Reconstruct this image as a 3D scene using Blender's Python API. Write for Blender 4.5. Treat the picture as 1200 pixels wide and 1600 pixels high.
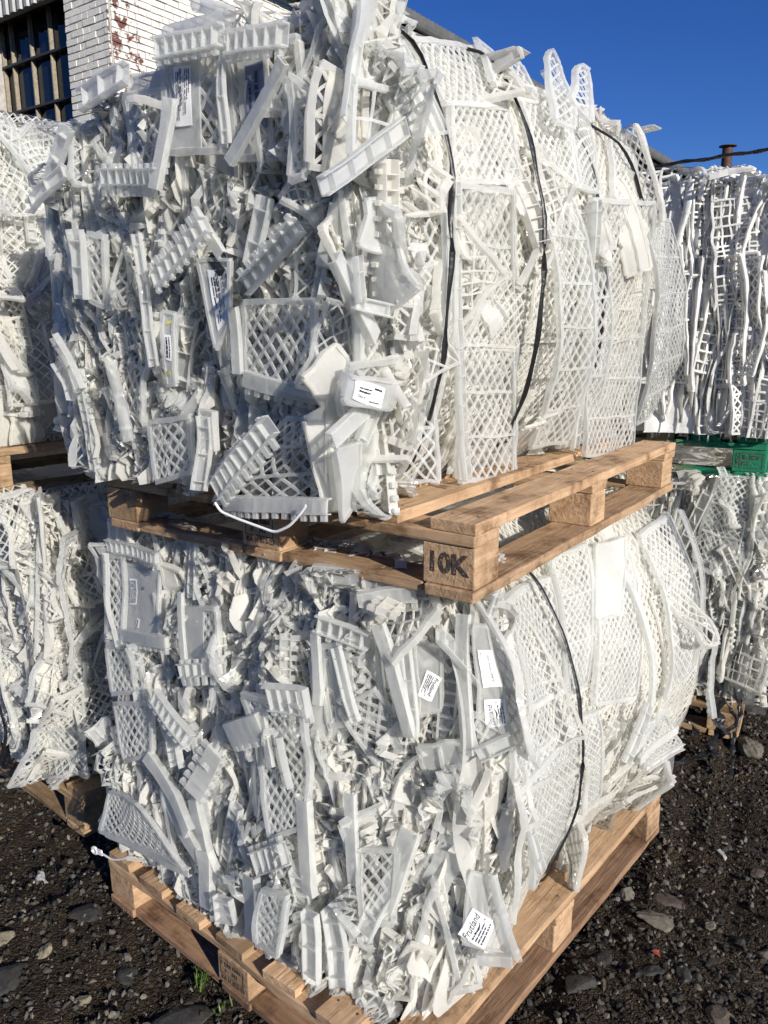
import bpy, math, numpy as np
from mathutils import Vector, Matrix

# ------------------------------------------------------------------ camera, sky, sun, exposure
for o in list(bpy.data.objects): bpy.data.objects.remove(o)
SC = bpy.context.scene
COL = SC.collection
R_ = math.radians
CAM_H, F_PX, PITCH, ROLL = 1.486, 1237.7, 0.2257, -0.0051
cp, sp = math.cos(PITCH), math.sin(PITCH)
fwd = Vector((0, cp, -sp)); up0 = Vector((0, sp, cp)); rt0 = Vector((1, 0, 0))
rt = math.cos(ROLL)*rt0 + math.sin(ROLL)*up0
up = -math.sin(ROLL)*rt0 + math.cos(ROLL)*up0
cam = bpy.data.cameras.new('camera'); co = bpy.data.objects.new('camera', cam); COL.objects.link(co)
cam.sensor_fit = 'VERTICAL'; cam.sensor_height = 24; cam.sensor_width = 18
cam.lens = F_PX/1600*24; cam.clip_start = .02; cam.clip_end = 2000
M = Matrix((rt, up, -fwd)).transposed().to_4x4(); M.translation = (0, 0, CAM_H)
co.matrix_world = M; SC.camera = co

SUN_EL = R_(22.5); SUN_H = Vector((.56, -.83, 0)).normalized()
SUN = (SUN_H*math.cos(SUN_EL) + Vector((0, 0, math.sin(SUN_EL)))).normalized()
w = bpy.data.worlds.new('World'); SC.world = w; w.use_nodes = True
nt = w.node_tree; bg = nt.nodes['Background']
sky = nt.nodes.new('ShaderNodeTexSky'); sky.sky_type = 'NISHITA'; sky.sun_disc = False
sky.sun_elevation = SUN_EL; sky.sun_rotation = math.atan2(SUN.x, SUN.y)
sky.air_density = 1.0; sky.dust_density = 0.0; sky.ozone_density = 6.0; sky.altitude = 1500
hs = nt.nodes.new('ShaderNodeHueSaturation'); hs.inputs['Saturation'].default_value = 1.16; hs.inputs['Hue'].default_value = .517
nt.links.new(sky.outputs[0], hs.inputs['Color']); nt.links.new(hs.outputs[0], bg.inputs[0]); bg.inputs[1].default_value = .076
sl = bpy.data.lights.new('sun', 'SUN'); so = bpy.data.objects.new('sun', sl); COL.objects.link(so)
sl.energy = 5.0; sl.angle = R_(.5); sl.color = (1, .945, .86)
so.rotation_euler = SUN.to_track_quat('Z', 'Y').to_euler(); so.location = (5, -8, 6)
SC.view_settings.view_transform = 'Standard'; SC.view_settings.look = 'None'
SC.view_settings.exposure = .42; SC.view_settings.gamma = 1
SC.cycles.max_bounces = 10; SC.cycles.diffuse_bounces = 6; SC.cycles.glossy_bounces = 3
SC.cycles.transmission_bounces = 4; SC.cycles.transparent_max_bounces = 24
SC.cycles.use_adaptive_sampling = True; SC.cycles.adaptive_threshold = .025; SC.cycles.adaptive_min_samples = 16
SC.cycles.use_denoising = True; SC.cycles.denoiser = 'OPENIMAGEDENOISE'; SC.cycles.sample_clamp_indirect = 5
SC.cycles.caustics_reflective = False; SC.cycles.caustics_refractive = False

# ------------------------------------------------------------------ mesh helpers
class MB:
    """collects vertices, faces (any size) and material slots, links them as ONE mesh object"""
    def __init__(s): s.v = []; s.f = []; s.n = 0; s.c = []
    def add(s, V, *Fs, slot=0, col=None):
        V = np.asarray(V, float)
        for F in Fs:
            F = np.asarray(F, int)
            if len(F): s.f.append((F + s.n, slot))
        s.v.append(V); s.n += len(V)
        if col is not None: s.c.append(np.broadcast_to(col, (len(V), 4)))
        return s
    def addg(s, vf, fn=None, slot=0):
        V, F = vf
        if fn is not None: V = fn(V)
        return s.add(V, F, slot=slot)
    def build(s, name, mats, parent=None, smooth=False, origin=None):
        me = bpy.data.meshes.new(name)
        V = np.concatenate(s.v) if s.v else np.zeros((0, 3))
        if origin is None: origin = np.zeros(3)
        V = V - origin
        me.vertices.add(len(V)); me.vertices.foreach_set('co', V.astype(np.float32).ravel())
        nl = sum(F.size for F, _ in s.f); npol = sum(len(F) for F, _ in s.f)
        li = np.concatenate([F.ravel() for F, _ in s.f])
        cnt = np.concatenate([np.full(len(F), F.shape[1]) for F, _ in s.f])
        st = np.concatenate([[0], np.cumsum(cnt)[:-1]])
        mi = np.concatenate([np.full(len(F), k) for F, k in s.f])
        me.loops.add(nl); me.polygons.add(npol)
        me.loops.foreach_set('vertex_index', li.astype(np.int32))
        me.polygons.foreach_set('loop_start', st.astype(np.int32))
        me.polygons.foreach_set('loop_total', cnt.astype(np.int32))
        me.polygons.foreach_set('material_index', mi.astype(np.int32))
        me.polygons.foreach_set('use_smooth', np.full(npol, bool(smooth)))
        if s.c:
            ca = me.color_attributes.new('tint', 'FLOAT_COLOR', 'POINT')
            ca.data.foreach_set('color', np.concatenate(s.c).astype(np.float32).ravel())
        for m in (mats if isinstance(mats, (list, tuple)) else [mats]): me.materials.append(m)
        me.update(calc_edges=True); me.validate()
        if smooth == 'angle': me.set_sharp_from_angle(angle=.75)
        o = bpy.data.objects.new(name, me); COL.objects.link(o)
        o.location = tuple(origin)
        if parent is not None: o.parent = parent
        return o

def tag(o, label, cat, group=None, kind=None):
    if label: o['label'] = label
    if cat: o['category'] = cat
    if group: o['group'] = group
    if kind: o['kind'] = kind
    return o
def empty(name, loc=(0, 0, 0), rotz=0):
    o = bpy.data.objects.new(name, None); COL.objects.link(o)
    o.location = loc; o.rotation_euler = (0, 0, rotz); o.empty_display_size = .1
    return o

BOXF = np.array([[0,1,5,4],[1,2,6,5],[2,3,7,6],[3,0,4,7],[3,2,1,0],[4,5,6,7]])
def bars(P0, P1, W, T, caps=True):
    P0 = np.atleast_2d(P0).astype(float); P1 = np.atleast_2d(P1).astype(float); n = len(P0)
    W = np.broadcast_to(W, (n, 3)); T = np.broadcast_to(T, (n, 3))
    V = np.stack([P0-W-T, P0+W-T, P0+W+T, P0-W+T, P1-W-T, P1+W-T, P1+W+T, P1-W+T], 1).reshape(-1, 3)
    bf = BOXF if caps else BOXF[:4]
    F = (bf[None] + 8*np.arange(n)[:, None, None]).reshape(-1, 4)
    return V, F
def cat(*parts):
    V = []; F = []; n = 0
    for v, f in parts:
        if not len(v): continue
        V.append(v); F.append(f + n); n += len(v)
    return np.concatenate(V), np.concatenate(F)
def box(c, h):
    c = np.array(c, float)
    return bars(c-[0,0,h[2]], c+[0,0,h[2]], (h[0],0,0), (0,h[1],0))
def strip(p0, p1, w, t, seg=.025):
    p0 = np.array(p0, float); p1 = np.array(p1, float)
    n = max(1, int(round(np.linalg.norm(p1-p0)/seg)))
    s = np.linspace(0, 1, n+1)[:, None]; P = p0 + (p1-p0)*s
    V, F = bars(P[:-1], P[1:], w, t, caps=False)
    return V, np.concatenate([F, [[3,2,1,0]], [[len(V)-4, len(V)-3, len(V)-2, len(V)-1]]])
def tube(pts, r, k=7, closed=False, squash=1.0):
    P = np.array(pts, float); n = len(P)
    T = np.gradient(P, axis=0); T /= np.linalg.norm(T, axis=1)[:, None] + 1e-9
    up_ = np.array([0, 0, 1.]) if abs(T[:, 2]).mean() < .8 else np.array([1., 0, 0])
    A = np.cross(T, up_); A /= np.linalg.norm(A, axis=1)[:, None] + 1e-9
    B = np.cross(T, A)
    r = np.broadcast_to(r, (n,))
    th = np.linspace(0, 2*np.pi, k, endpoint=False)
    V = (P[:, None] + r[:, None, None]*(A[:, None]*np.cos(th)[None, :, None] + squash*B[:, None]*np.sin(th)[None, :, None])).reshape(-1, 3)
    i = np.arange(n-1)[:, None]*k; j = np.arange(k)[None]; j2 = (j+1) % k
    F = np.stack([i+j, i+j2, i+k+j2, i+k+j], -1).reshape(-1, 4)
    return V, F
def smoothline(pts, n):
    P = np.array(pts, float)
    d = np.concatenate([[0], np.cumsum(np.linalg.norm(np.diff(P, axis=0), axis=1))])
    s = np.linspace(0, d[-1], n)
    Q = np.stack([np.interp(s, d, P[:, i]) for i in range(3)], 1)
    for _ in range(max(1, n//len(P)//2)):
        Q[1:-1] = .25*Q[:-2] + .5*Q[1:-1] + .25*Q[2:]
    return Q
def sheet(w, h, nx, ny, th):
    xs = np.linspace(-w/2, w/2, nx+1); ys = np.linspace(-h/2, h/2, ny+1)
    X, Y = np.meshgrid(xs, ys)
    a = np.stack([X.ravel(), Y.ravel(), np.full(X.size, th/2)], 1); b = a.copy(); b[:, 2] = -th/2
    i = np.arange(ny)[:, None]*(nx+1) + np.arange(nx)[None]
    F = np.stack([i, i+1, i+nx+2, i+nx+1], -1).reshape(-1, 4)
    N = len(a); Fb = F[:, ::-1] + N
    lo = np.arange(nx); e = [np.stack([lo+1, lo, lo+N, lo+1+N], 1)]
    tp = ny*(nx+1) + lo; e.append(np.stack([tp, tp+1, tp+1+N, tp+N], 1))
    le = np.arange(ny)*(nx+1); e.append(np.stack([le, le+nx+1, le+nx+1+N, le+N], 1))
    ri = le + nx; e.append(np.stack([ri+nx+1, ri, ri+N, ri+nx+1+N], 1))
    return np.concatenate([a, b]), np.concatenate([F, Fb] + e)
def noise3(rng, wl, amp, m=7):
    K = rng.normal(size=(m, 3)); K /= np.linalg.norm(K, axis=1)[:, None]
    K *= (2*np.pi/wl)*rng.uniform(.6, 1.7, (m, 1)); ph = rng.uniform(0, 6.28, (m, 3)); A = rng.normal(size=(m, 3))*amp/math.sqrt(m/2)
    def f(P):
        d = P @ K.T
        return sum(np.sin(d[:, i:i+1] + ph[i])*A[i] for i in range(m))
    return f
def fold(P, c, ang, theta, r=.012):
    n = np.array([math.cos(ang), math.sin(ang)])
    d = (P[:, :2]-c) @ n; z = P[:, 2]; out = P.copy()
    m = d > 0
    if not m.any() or abs(theta) < 1e-3: return out
    s = np.clip(d/r, 0, 1); ph = theta*s; Rr = r/theta; ex = np.maximum(d-r, 0)
    x = Rr*np.sin(ph) + ex*np.cos(ph) - z*np.sin(ph)
    zz = Rr*(1-np.cos(ph)) + ex*np.sin(ph) + z*np.cos(ph)
    out[:, :2] = np.where(m[:, None], P[:, :2] + (x-d)[:, None]*n, P[:, :2]); out[:, 2] = np.where(m, zz, z)
    return out
def crumple(rng, w, h, folds=2, ang=.9, amp=.004, wl=.07):
    fs = []
    for _ in range(folds):
        th = rng.uniform(.25, 1)*ang*rng.choice([-1, 1])
        fs.append((np.array([rng.uniform(-.35, .35)*w, rng.uniform(-.35, .35)*h]), rng.uniform(0, 6.28), th, rng.uniform(.006, .025)))
    n1 = noise3(rng, wl, amp); n2 = noise3(rng, wl*.4, amp*.3)
    def f(P):
        for q in fs: P = fold(P, *q)
        return P + n1(P) + n2(P)
    return f

def accordion(rng, comp, per, amp=.003, skew=.5):
    """a crate wall pressed together sideways: its width folds up like a bellows"""
    th = math.acos(comp); n1 = noise3(rng, .12, amp); n2 = noise3(rng, .16, skew); b = rng.uniform(-.3, .3)
    def f(P):
        k = n2(P*np.array([.3, 1, .3]))
        xi = P[:, 0]/per + k[:, 0]; t = xi-np.floor(xi); tri = abs(2*t-1)-.5
        Q = np.stack([P[:, 0]*comp - P[:, 2]*math.sin(th)*np.sign(t-.5), P[:, 1]+.004*k[:, 1], per*.5*math.sin(th)*2*tri*.9 + P[:, 2]*comp], 1)
        return fold(Q + n1(Q), np.array([0, b*.2]), 1.57+b, b*1.6, .03)
    return f

# ------------------------------------------------------------------ crate pieces in their own x,y plane, z outward
def lattice(w, h, c, ch=None, sw=.0042, st=.0035, square=False):
    ch = ch or c*1.15
    nx = max(2, int(round(w/(c/2)))); ny = max(2, int(round(h/(ch/2))))
    X = np.linspace(-w/2, w/2, nx+1); Y = np.linspace(-h/2, h/2, ny+1)
    P0 = []; P1 = []
    for i in range(nx+1):
        for j in range(ny+1):
            if square:
                if i % 2 == 0 and j < ny: P0.append((X[i], Y[j])); P1.append((X[i], Y[j+1]))
                if j % 2 == 0 and i < nx: P0.append((X[i], Y[j])); P1.append((X[i+1], Y[j]))
            elif (i+j) % 2 == 0 and i < nx:
                if j < ny: P0.append((X[i], Y[j])); P1.append((X[i+1], Y[j+1]))
                if j > 0: P0.append((X[i], Y[j])); P1.append((X[i+1], Y[j-1]))
    P0 = np.array(P0); P1 = np.array(P1); d = P1-P0; d /= np.linalg.norm(d, axis=1)[:, None]
    W = np.stack([-d[:, 1], d[:, 0], 0*d[:, 0]], 1)*sw/2
    z = np.zeros((len(P0), 1))
    return bars(np.hstack([P0, z]), np.hstack([P1, z]), W, (0, 0, st/2), caps=False)
def frame(w, h, rw=.010, rt=.012):
    x, y = w/2, h/2
    return cat(strip((-x, -y, 0), (x, -y, 0), (0, rw/2, 0), (0, 0, rt/2)), strip((-x, y, 0), (x, y, 0), (0, rw/2, 0), (0, 0, rt/2)),
               strip((-x, -y+rw/2, 0), (-x, y-rw/2, 0), (rw/2, 0, 0), (0, 0, rt/2*.97)), strip((x, -y+rw/2, 0), (x, y-rw/2, 0), (rw/2, 0, 0), (0, 0, rt/2*.97)))
def lat_panel(w, h, c=.028, bars_=0, rw=.010, rt=.012, square=False, sw=.0042, plate=0, vert=True):
    ps = [lattice(w-rw, h-rw, c, None, sw, .0035, square), frame(w, h, rw, rt)]
    for k in range(1, bars_):
        if vert: y = -h/2 + h*k/bars_; ps.append(strip((-w/2+rw/2, y, 0), (w/2-rw/2, y, 0), (0, .0032, 0), (0, 0, .0045)))
        else: x = -w/2 + w*k/bars_; ps.append(strip((x, -h/2+rw/2, 0), (x, h/2-rw/2, 0), (.0032, 0, 0), (0, 0, .0045)))
    if plate:
        V, F = sheet(w*plate, h*.93, 8, 10, .003); V[:, 0] -= w*(.5-plate/2)*.55; V[:, 2] += .0035; ps.append((V, F))
    return cat(*ps)
def plate_panel(w, h, ribs=0, holes=False, rim=True):
    ps = [sheet(w, h, max(3, int(w/.018)), max(3, int(h/.018)), .0028)]
    if rim: ps.append(frame(w, h, .007, .009))
    for k in range(1, ribs+1):
        x = -w/2 + w*k/(ribs+1); ps.append(strip((x, -h/2+.004, .004), (x, h/2-.004, .004), (.0028, 0, 0), (0, 0, .006)))
    return cat(*ps)
def rail_piece(L, w, teeth=0, tube_=False):
    """a crate rim: U channel along x with cross ribs; teeth 1: ribs between two lips, 2: ribs and tabs hanging off the edge"""
    if tube_:
        t = np.linspace(-L/2, L/2, max(4, int(L/.02)))
        V, F = tube(np.stack([t, 0*t, 0*t], 1), w/2*.8, 10, squash=.75)
        ps = [(V, F)]
        for x in np.arange(-L/2, L/2, .07):
            t2 = np.array([x, x+.006]); V2, F2 = tube(np.stack([t2, 0*t2, 0*t2], 1), w/2*.9, 10, squash=.78); ps.append((V2, F2))
        return cat(*ps)
    d = min(.016, w*.45)
    ps = [strip((-L/2, 0, 0), (L/2, 0, 0), (0, w/2, 0), (0, 0, .0014)),
          strip((-L/2, w/2-.0012, d/2), (L/2, w/2-.0012, d/2), (0, .0014, 0), (0, 0, d/2)),
          strip((-L/2, -w/2+.0012, d/2), (L/2, -w/2+.0012, d/2), (0, .0014, 0), (0, 0, d/2))]
    step = .024 if teeth else .055
    xs = np.arange(-L/2+step*.4, L/2, step); n = len(xs); z0 = np.zeros(n)
    if n:
        P0 = np.stack([xs, z0-w/2+.003, z0+d*.5], 1); P1 = P0.copy(); P1[:, 1] = w/2-.003
        ps.append(bars(P0, P1, (.0011, 0, 0), (0, 0, d*.48), caps=False))
    if teeth and n:
        P0 = np.stack([xs, z0-w/2, z0+d*.35], 1); P1 = P0.copy(); P1[:, 1] -= .012 + (.008 if teeth == 2 else 0)
        ps.append(bars(P0, P1, (.0052, 0, 0), (0, 0, d*.33)))
    if teeth == 2 and n:
        P0 = np.stack([xs+.003, z0+w/2, z0+d*.3], 1); P1 = P0.copy(); P1[:, 1] += .009
        ps.append(bars(P0, P1, (.004, 0, 0), (0, 0, d*.28)))
    return cat(*ps)

# ------------------------------------------------------------------ materials
def mat(name):
    m = bpy.data.materials.new(name); m.use_nodes = True
    return m, m.node_tree, m.node_tree.nodes['Principled BSDF']
def node(t, typ, **kw):
    n = t.nodes.new(typ)
    for k, v in kw.items():
        if k in n.inputs: n.inputs[k].default_value = v
        else: setattr(n, k, v)
    return n
def ramp(t, fac, stops):
    r = t.nodes.new('ShaderNodeValToRGB'); e = r.color_ramp.elements
    e[0].position, e[0].color = stops[0][0], (*stops[0][1], 1); e[1].position, e[1].color = stops[-1][0], (*stops[-1][1], 1)
    for p, c in stops[1:-1]:
        x = e.new(p); x.color = (*c, 1)
    t.links.new(fac, r.inputs[0]); return r
def mix(t, fac, a, b, blend='MIX'):
    n = t.nodes.new('ShaderNodeMix'); n.data_type = 'RGBA'; n.blend_type = blend
    for i, v in ((0, fac), (6, a), (7, b)):
        if hasattr(v, 'is_output'): t.links.new(v, n.inputs[i])
        else: n.inputs[i].default_value = (*v, 1) if i and len(v) == 3 else v
    return n.outputs[2]
def bump(t, h, strength, dist, bsdf):
    b = node(t, 'ShaderNodeBump', Strength=strength, Distance=dist); t.links.new(h, b.inputs['Height'])
    t.links.new(b.outputs[0], bsdf.inputs['Normal']); return b

def plastic(name, base, trans, fac, rough, bumpk=.25, clear=0):
    m, t, b = mat(name)
    b.inputs['Base Color'].default_value = (*base, 1); b.inputs['Roughness'].default_value = rough
    b.inputs['Specular IOR Level'].default_value = 1.0
    tr = node(t, 'ShaderNodeBsdfTranslucent'); tr.inputs[0].default_value = (*trans, 1)
    tc = node(t, 'ShaderNodeTexCoord'); oi = node(t, 'ShaderNodeObjectInfo')
    nz = node(t, 'ShaderNodeTexNoise', Scale=48.0, Detail=2.0, Roughness=.5); t.links.new(tc.outputs['Object'], nz.inputs[0])
    bp = bump(t, nz.outputs[0], bumpk, .005, b); t.links.new(bp.outputs[0], tr.inputs['Normal'])
    n2 = node(t, 'ShaderNodeTexNoise', Scale=7.0, Detail=4.0); t.links.new(tc.outputs['Object'], n2.inputs[0])
    dirt = ramp(t, n2.outputs[0], [(.30, tuple(.86*x for x in base)), (.52, base), (.8, tuple(min(.9, x*1.03) for x in base))])
    t.links.new(dirt.outputs[0], b.inputs['Base Color'])
    rr = node(t, 'ShaderNodeMapRange'); rr.inputs[3].default_value = rough*.6; rr.inputs[4].default_value = rough*1.6
    t.links.new(n2.outputs[0], rr.inputs[0]); t.links.new(rr.outputs[0], b.inputs['Roughness'])
    ms = node(t, 'ShaderNodeMixShader'); ms.inputs[0].default_value = fac
    t.links.new(b.outputs[0], ms.inputs[1]); t.links.new(tr.outputs[0], ms.inputs[2])
    tp = node(t, 'ShaderNodeBsdfTransparent'); tp.inputs[0].default_value = (.96, .96, .94, 1)
    m2 = node(t, 'ShaderNodeMixShader'); lw = node(t, 'ShaderNodeLayerWeight', Blend=.5)
    mc = node(t, 'ShaderNodeMapRange'); mc.inputs[3].default_value = clear*1.35; mc.inputs[4].default_value = clear*.25
    t.links.new(lw.outputs['Facing'], mc.inputs[0]); t.links.new(mc.outputs[0], m2.inputs[0])
    t.links.new(ms.outputs[0], m2.inputs[1]); t.links.new(tp.outputs[0], m2.inputs[2])
    t.links.new(m2.outputs[0], t.nodes['Material Output'].inputs[0])
    return m
PLASTIC = plastic('natural_plastic', (.865, .88, .885), (.93, .925, .89), .52, .065, .42, clear=.50)
PLASTIC_IN = plastic('natural_plastic_inside', (.88, .88, .865), (.94, .92, .85), .58, .08, .42, clear=.24)
PLASTIC_W = plastic('white_plastic', (.82, .82, .80), (.86, .85, .82), .34, .25, clear=.10)

def plain(name, base, rough=.6, metal=0, var=0, scale=20, bmp=0):
    m, t, b = mat(name)
    b.inputs['Base Color'].default_value = (*base, 1); b.inputs['Roughness'].default_value = rough; b.inputs['Metallic'].default_value = metal
    if var or bmp:
        tc = node(t, 'ShaderNodeTexCoord'); nz = node(t, 'ShaderNodeTexNoise', Scale=float(scale), Detail=5.0); t.links.new(tc.outputs['Object'], nz.inputs[0])
        if var:
            r = ramp(t, nz.outputs[0], [(.3, tuple(x*(1-var) for x in base)), (.7, tuple(x*(1+var) for x in base))]); t.links.new(r.outputs[0], b.inputs['Base Color'])
        if bmp: bump(t, nz.outputs[0], bmp, .004, b)
    return m
INK = plain('black_ink', (.03, .03, .035), .6)
BLUEINK = plain('blue_print', (.15, .165, .26), .5)
YELLOW = plain('yellow_print', (.62, .54, .12), .5)
PAPER = plain('paper', (.78, .78, .77), .55, var=.04, scale=60)
STRAP = plain('black_strap', (.012, .012, .014), .42, var=.4, scale=90, bmp=.5)
def wood(name, dark, light, green=False):
    m, t, b = mat(name)
    tc = node(t, 'ShaderNodeTexCoord'); oi = node(t, 'ShaderNodeObjectInfo')
    off = node(t, 'ShaderNodeVectorMath', operation='ADD')
    comb = node(t, 'ShaderNodeCombineXYZ'); sc_ = node(t, 'ShaderNodeMath', operation='MULTIPLY'); sc_.inputs[1].default_value = 17.0
    t.links.new(oi.outputs['Random'], sc_.inputs[0]); t.links.new(sc_.outputs[0], comb.inputs[1]); t.links.new(sc_.outputs[0], comb.inputs[2])
    t.links.new(tc.outputs['Object'], off.inputs[0]); t.links.new(comb.outputs[0], off.inputs[1])
    mp = node(t, 'ShaderNodeMapping'); mp.inputs['Scale'].default_value = (2.2, 34, 34); t.links.new(off.outputs[0], mp.inputs[0])
    n1 = node(t, 'ShaderNodeTexNoise', Scale=2.6, Detail=6.0, Roughness=.65, Distortion=.6); t.links.new(mp.outputs[0], n1.inputs[0])
    n2 = node(t, 'ShaderNodeTexNoise', Scale=9.0, Detail=5.0, Roughness=.7); t.links.new(off.outputs[0], n2.inputs[0])
    r = ramp(t, n1.outputs[0], [(.28, dark), (.5, tuple((a+c)/2 for a, c in zip(dark, light))), (.72, light)])
    stain = ramp(t, n2.outputs[0], [(.34, (.40, .36, .33)), (.44, (.80, .78, .76)), (.54, (1, 1, 1))])
    c1 = mix(t, 1.0, r.outputs[0], stain.outputs[0], 'MULTIPLY')
    hv = node(t, 'ShaderNodeHueSaturation'); t.links.new(c1, hv.inputs['Color'])
    mr = node(t, 'ShaderNodeMapRange'); mr.inputs[3].default_value = .64; mr.inputs[4].default_value = 1.18; t.links.new(oi.outputs['Random'], mr.inputs[0]); t.links.new(mr.outputs[0], hv.inputs['Value'])
    out = hv.outputs[0]
    if green:
        gp = node(t, 'ShaderNodeNewGeometry'); ds = node(t, 'ShaderNodeVectorMath', operation='DISTANCE'); ds.inputs[1].default_value = green
        t.links.new(gp.outputs['Position'], ds.inputs[0])
        n3 = node(t, 'ShaderNodeTexNoise', Scale=14.0, Detail=4.0); t.links.new(gp.outputs['Position'], n3.inputs[0])
        ad = node(t, 'ShaderNodeMath', operation='MULTIPLY_ADD'); ad.inputs[1].default_value = .35; t.links.new(n3.outputs[0], ad.inputs[0]); t.links.new(ds.outputs['Value'], ad.inputs[2])
        mm = ramp(t, ad.outputs[0], [(.36, (1, 1, 1)), (.48, (0, 0, 0))])
        out = mix(t, mm.outputs[0], out, (.012, .16, .085))
    t.links.new(out, b.inputs['Base Color']); b.inputs['Roughness'].default_value = .78
    b.inputs['Specular IOR Level'].default_value = .25
    bump(t, n1.outputs[0], .8, .004, b)
    return m
WOOD = wood('pallet_wood', (.34, .21, .115), (.60, .41, .25))
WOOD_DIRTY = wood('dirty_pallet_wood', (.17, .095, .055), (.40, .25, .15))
WOOD_OLD = wood('weathered_pallet_wood', (.20, .125, .065), (.46, .32, .19))
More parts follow.
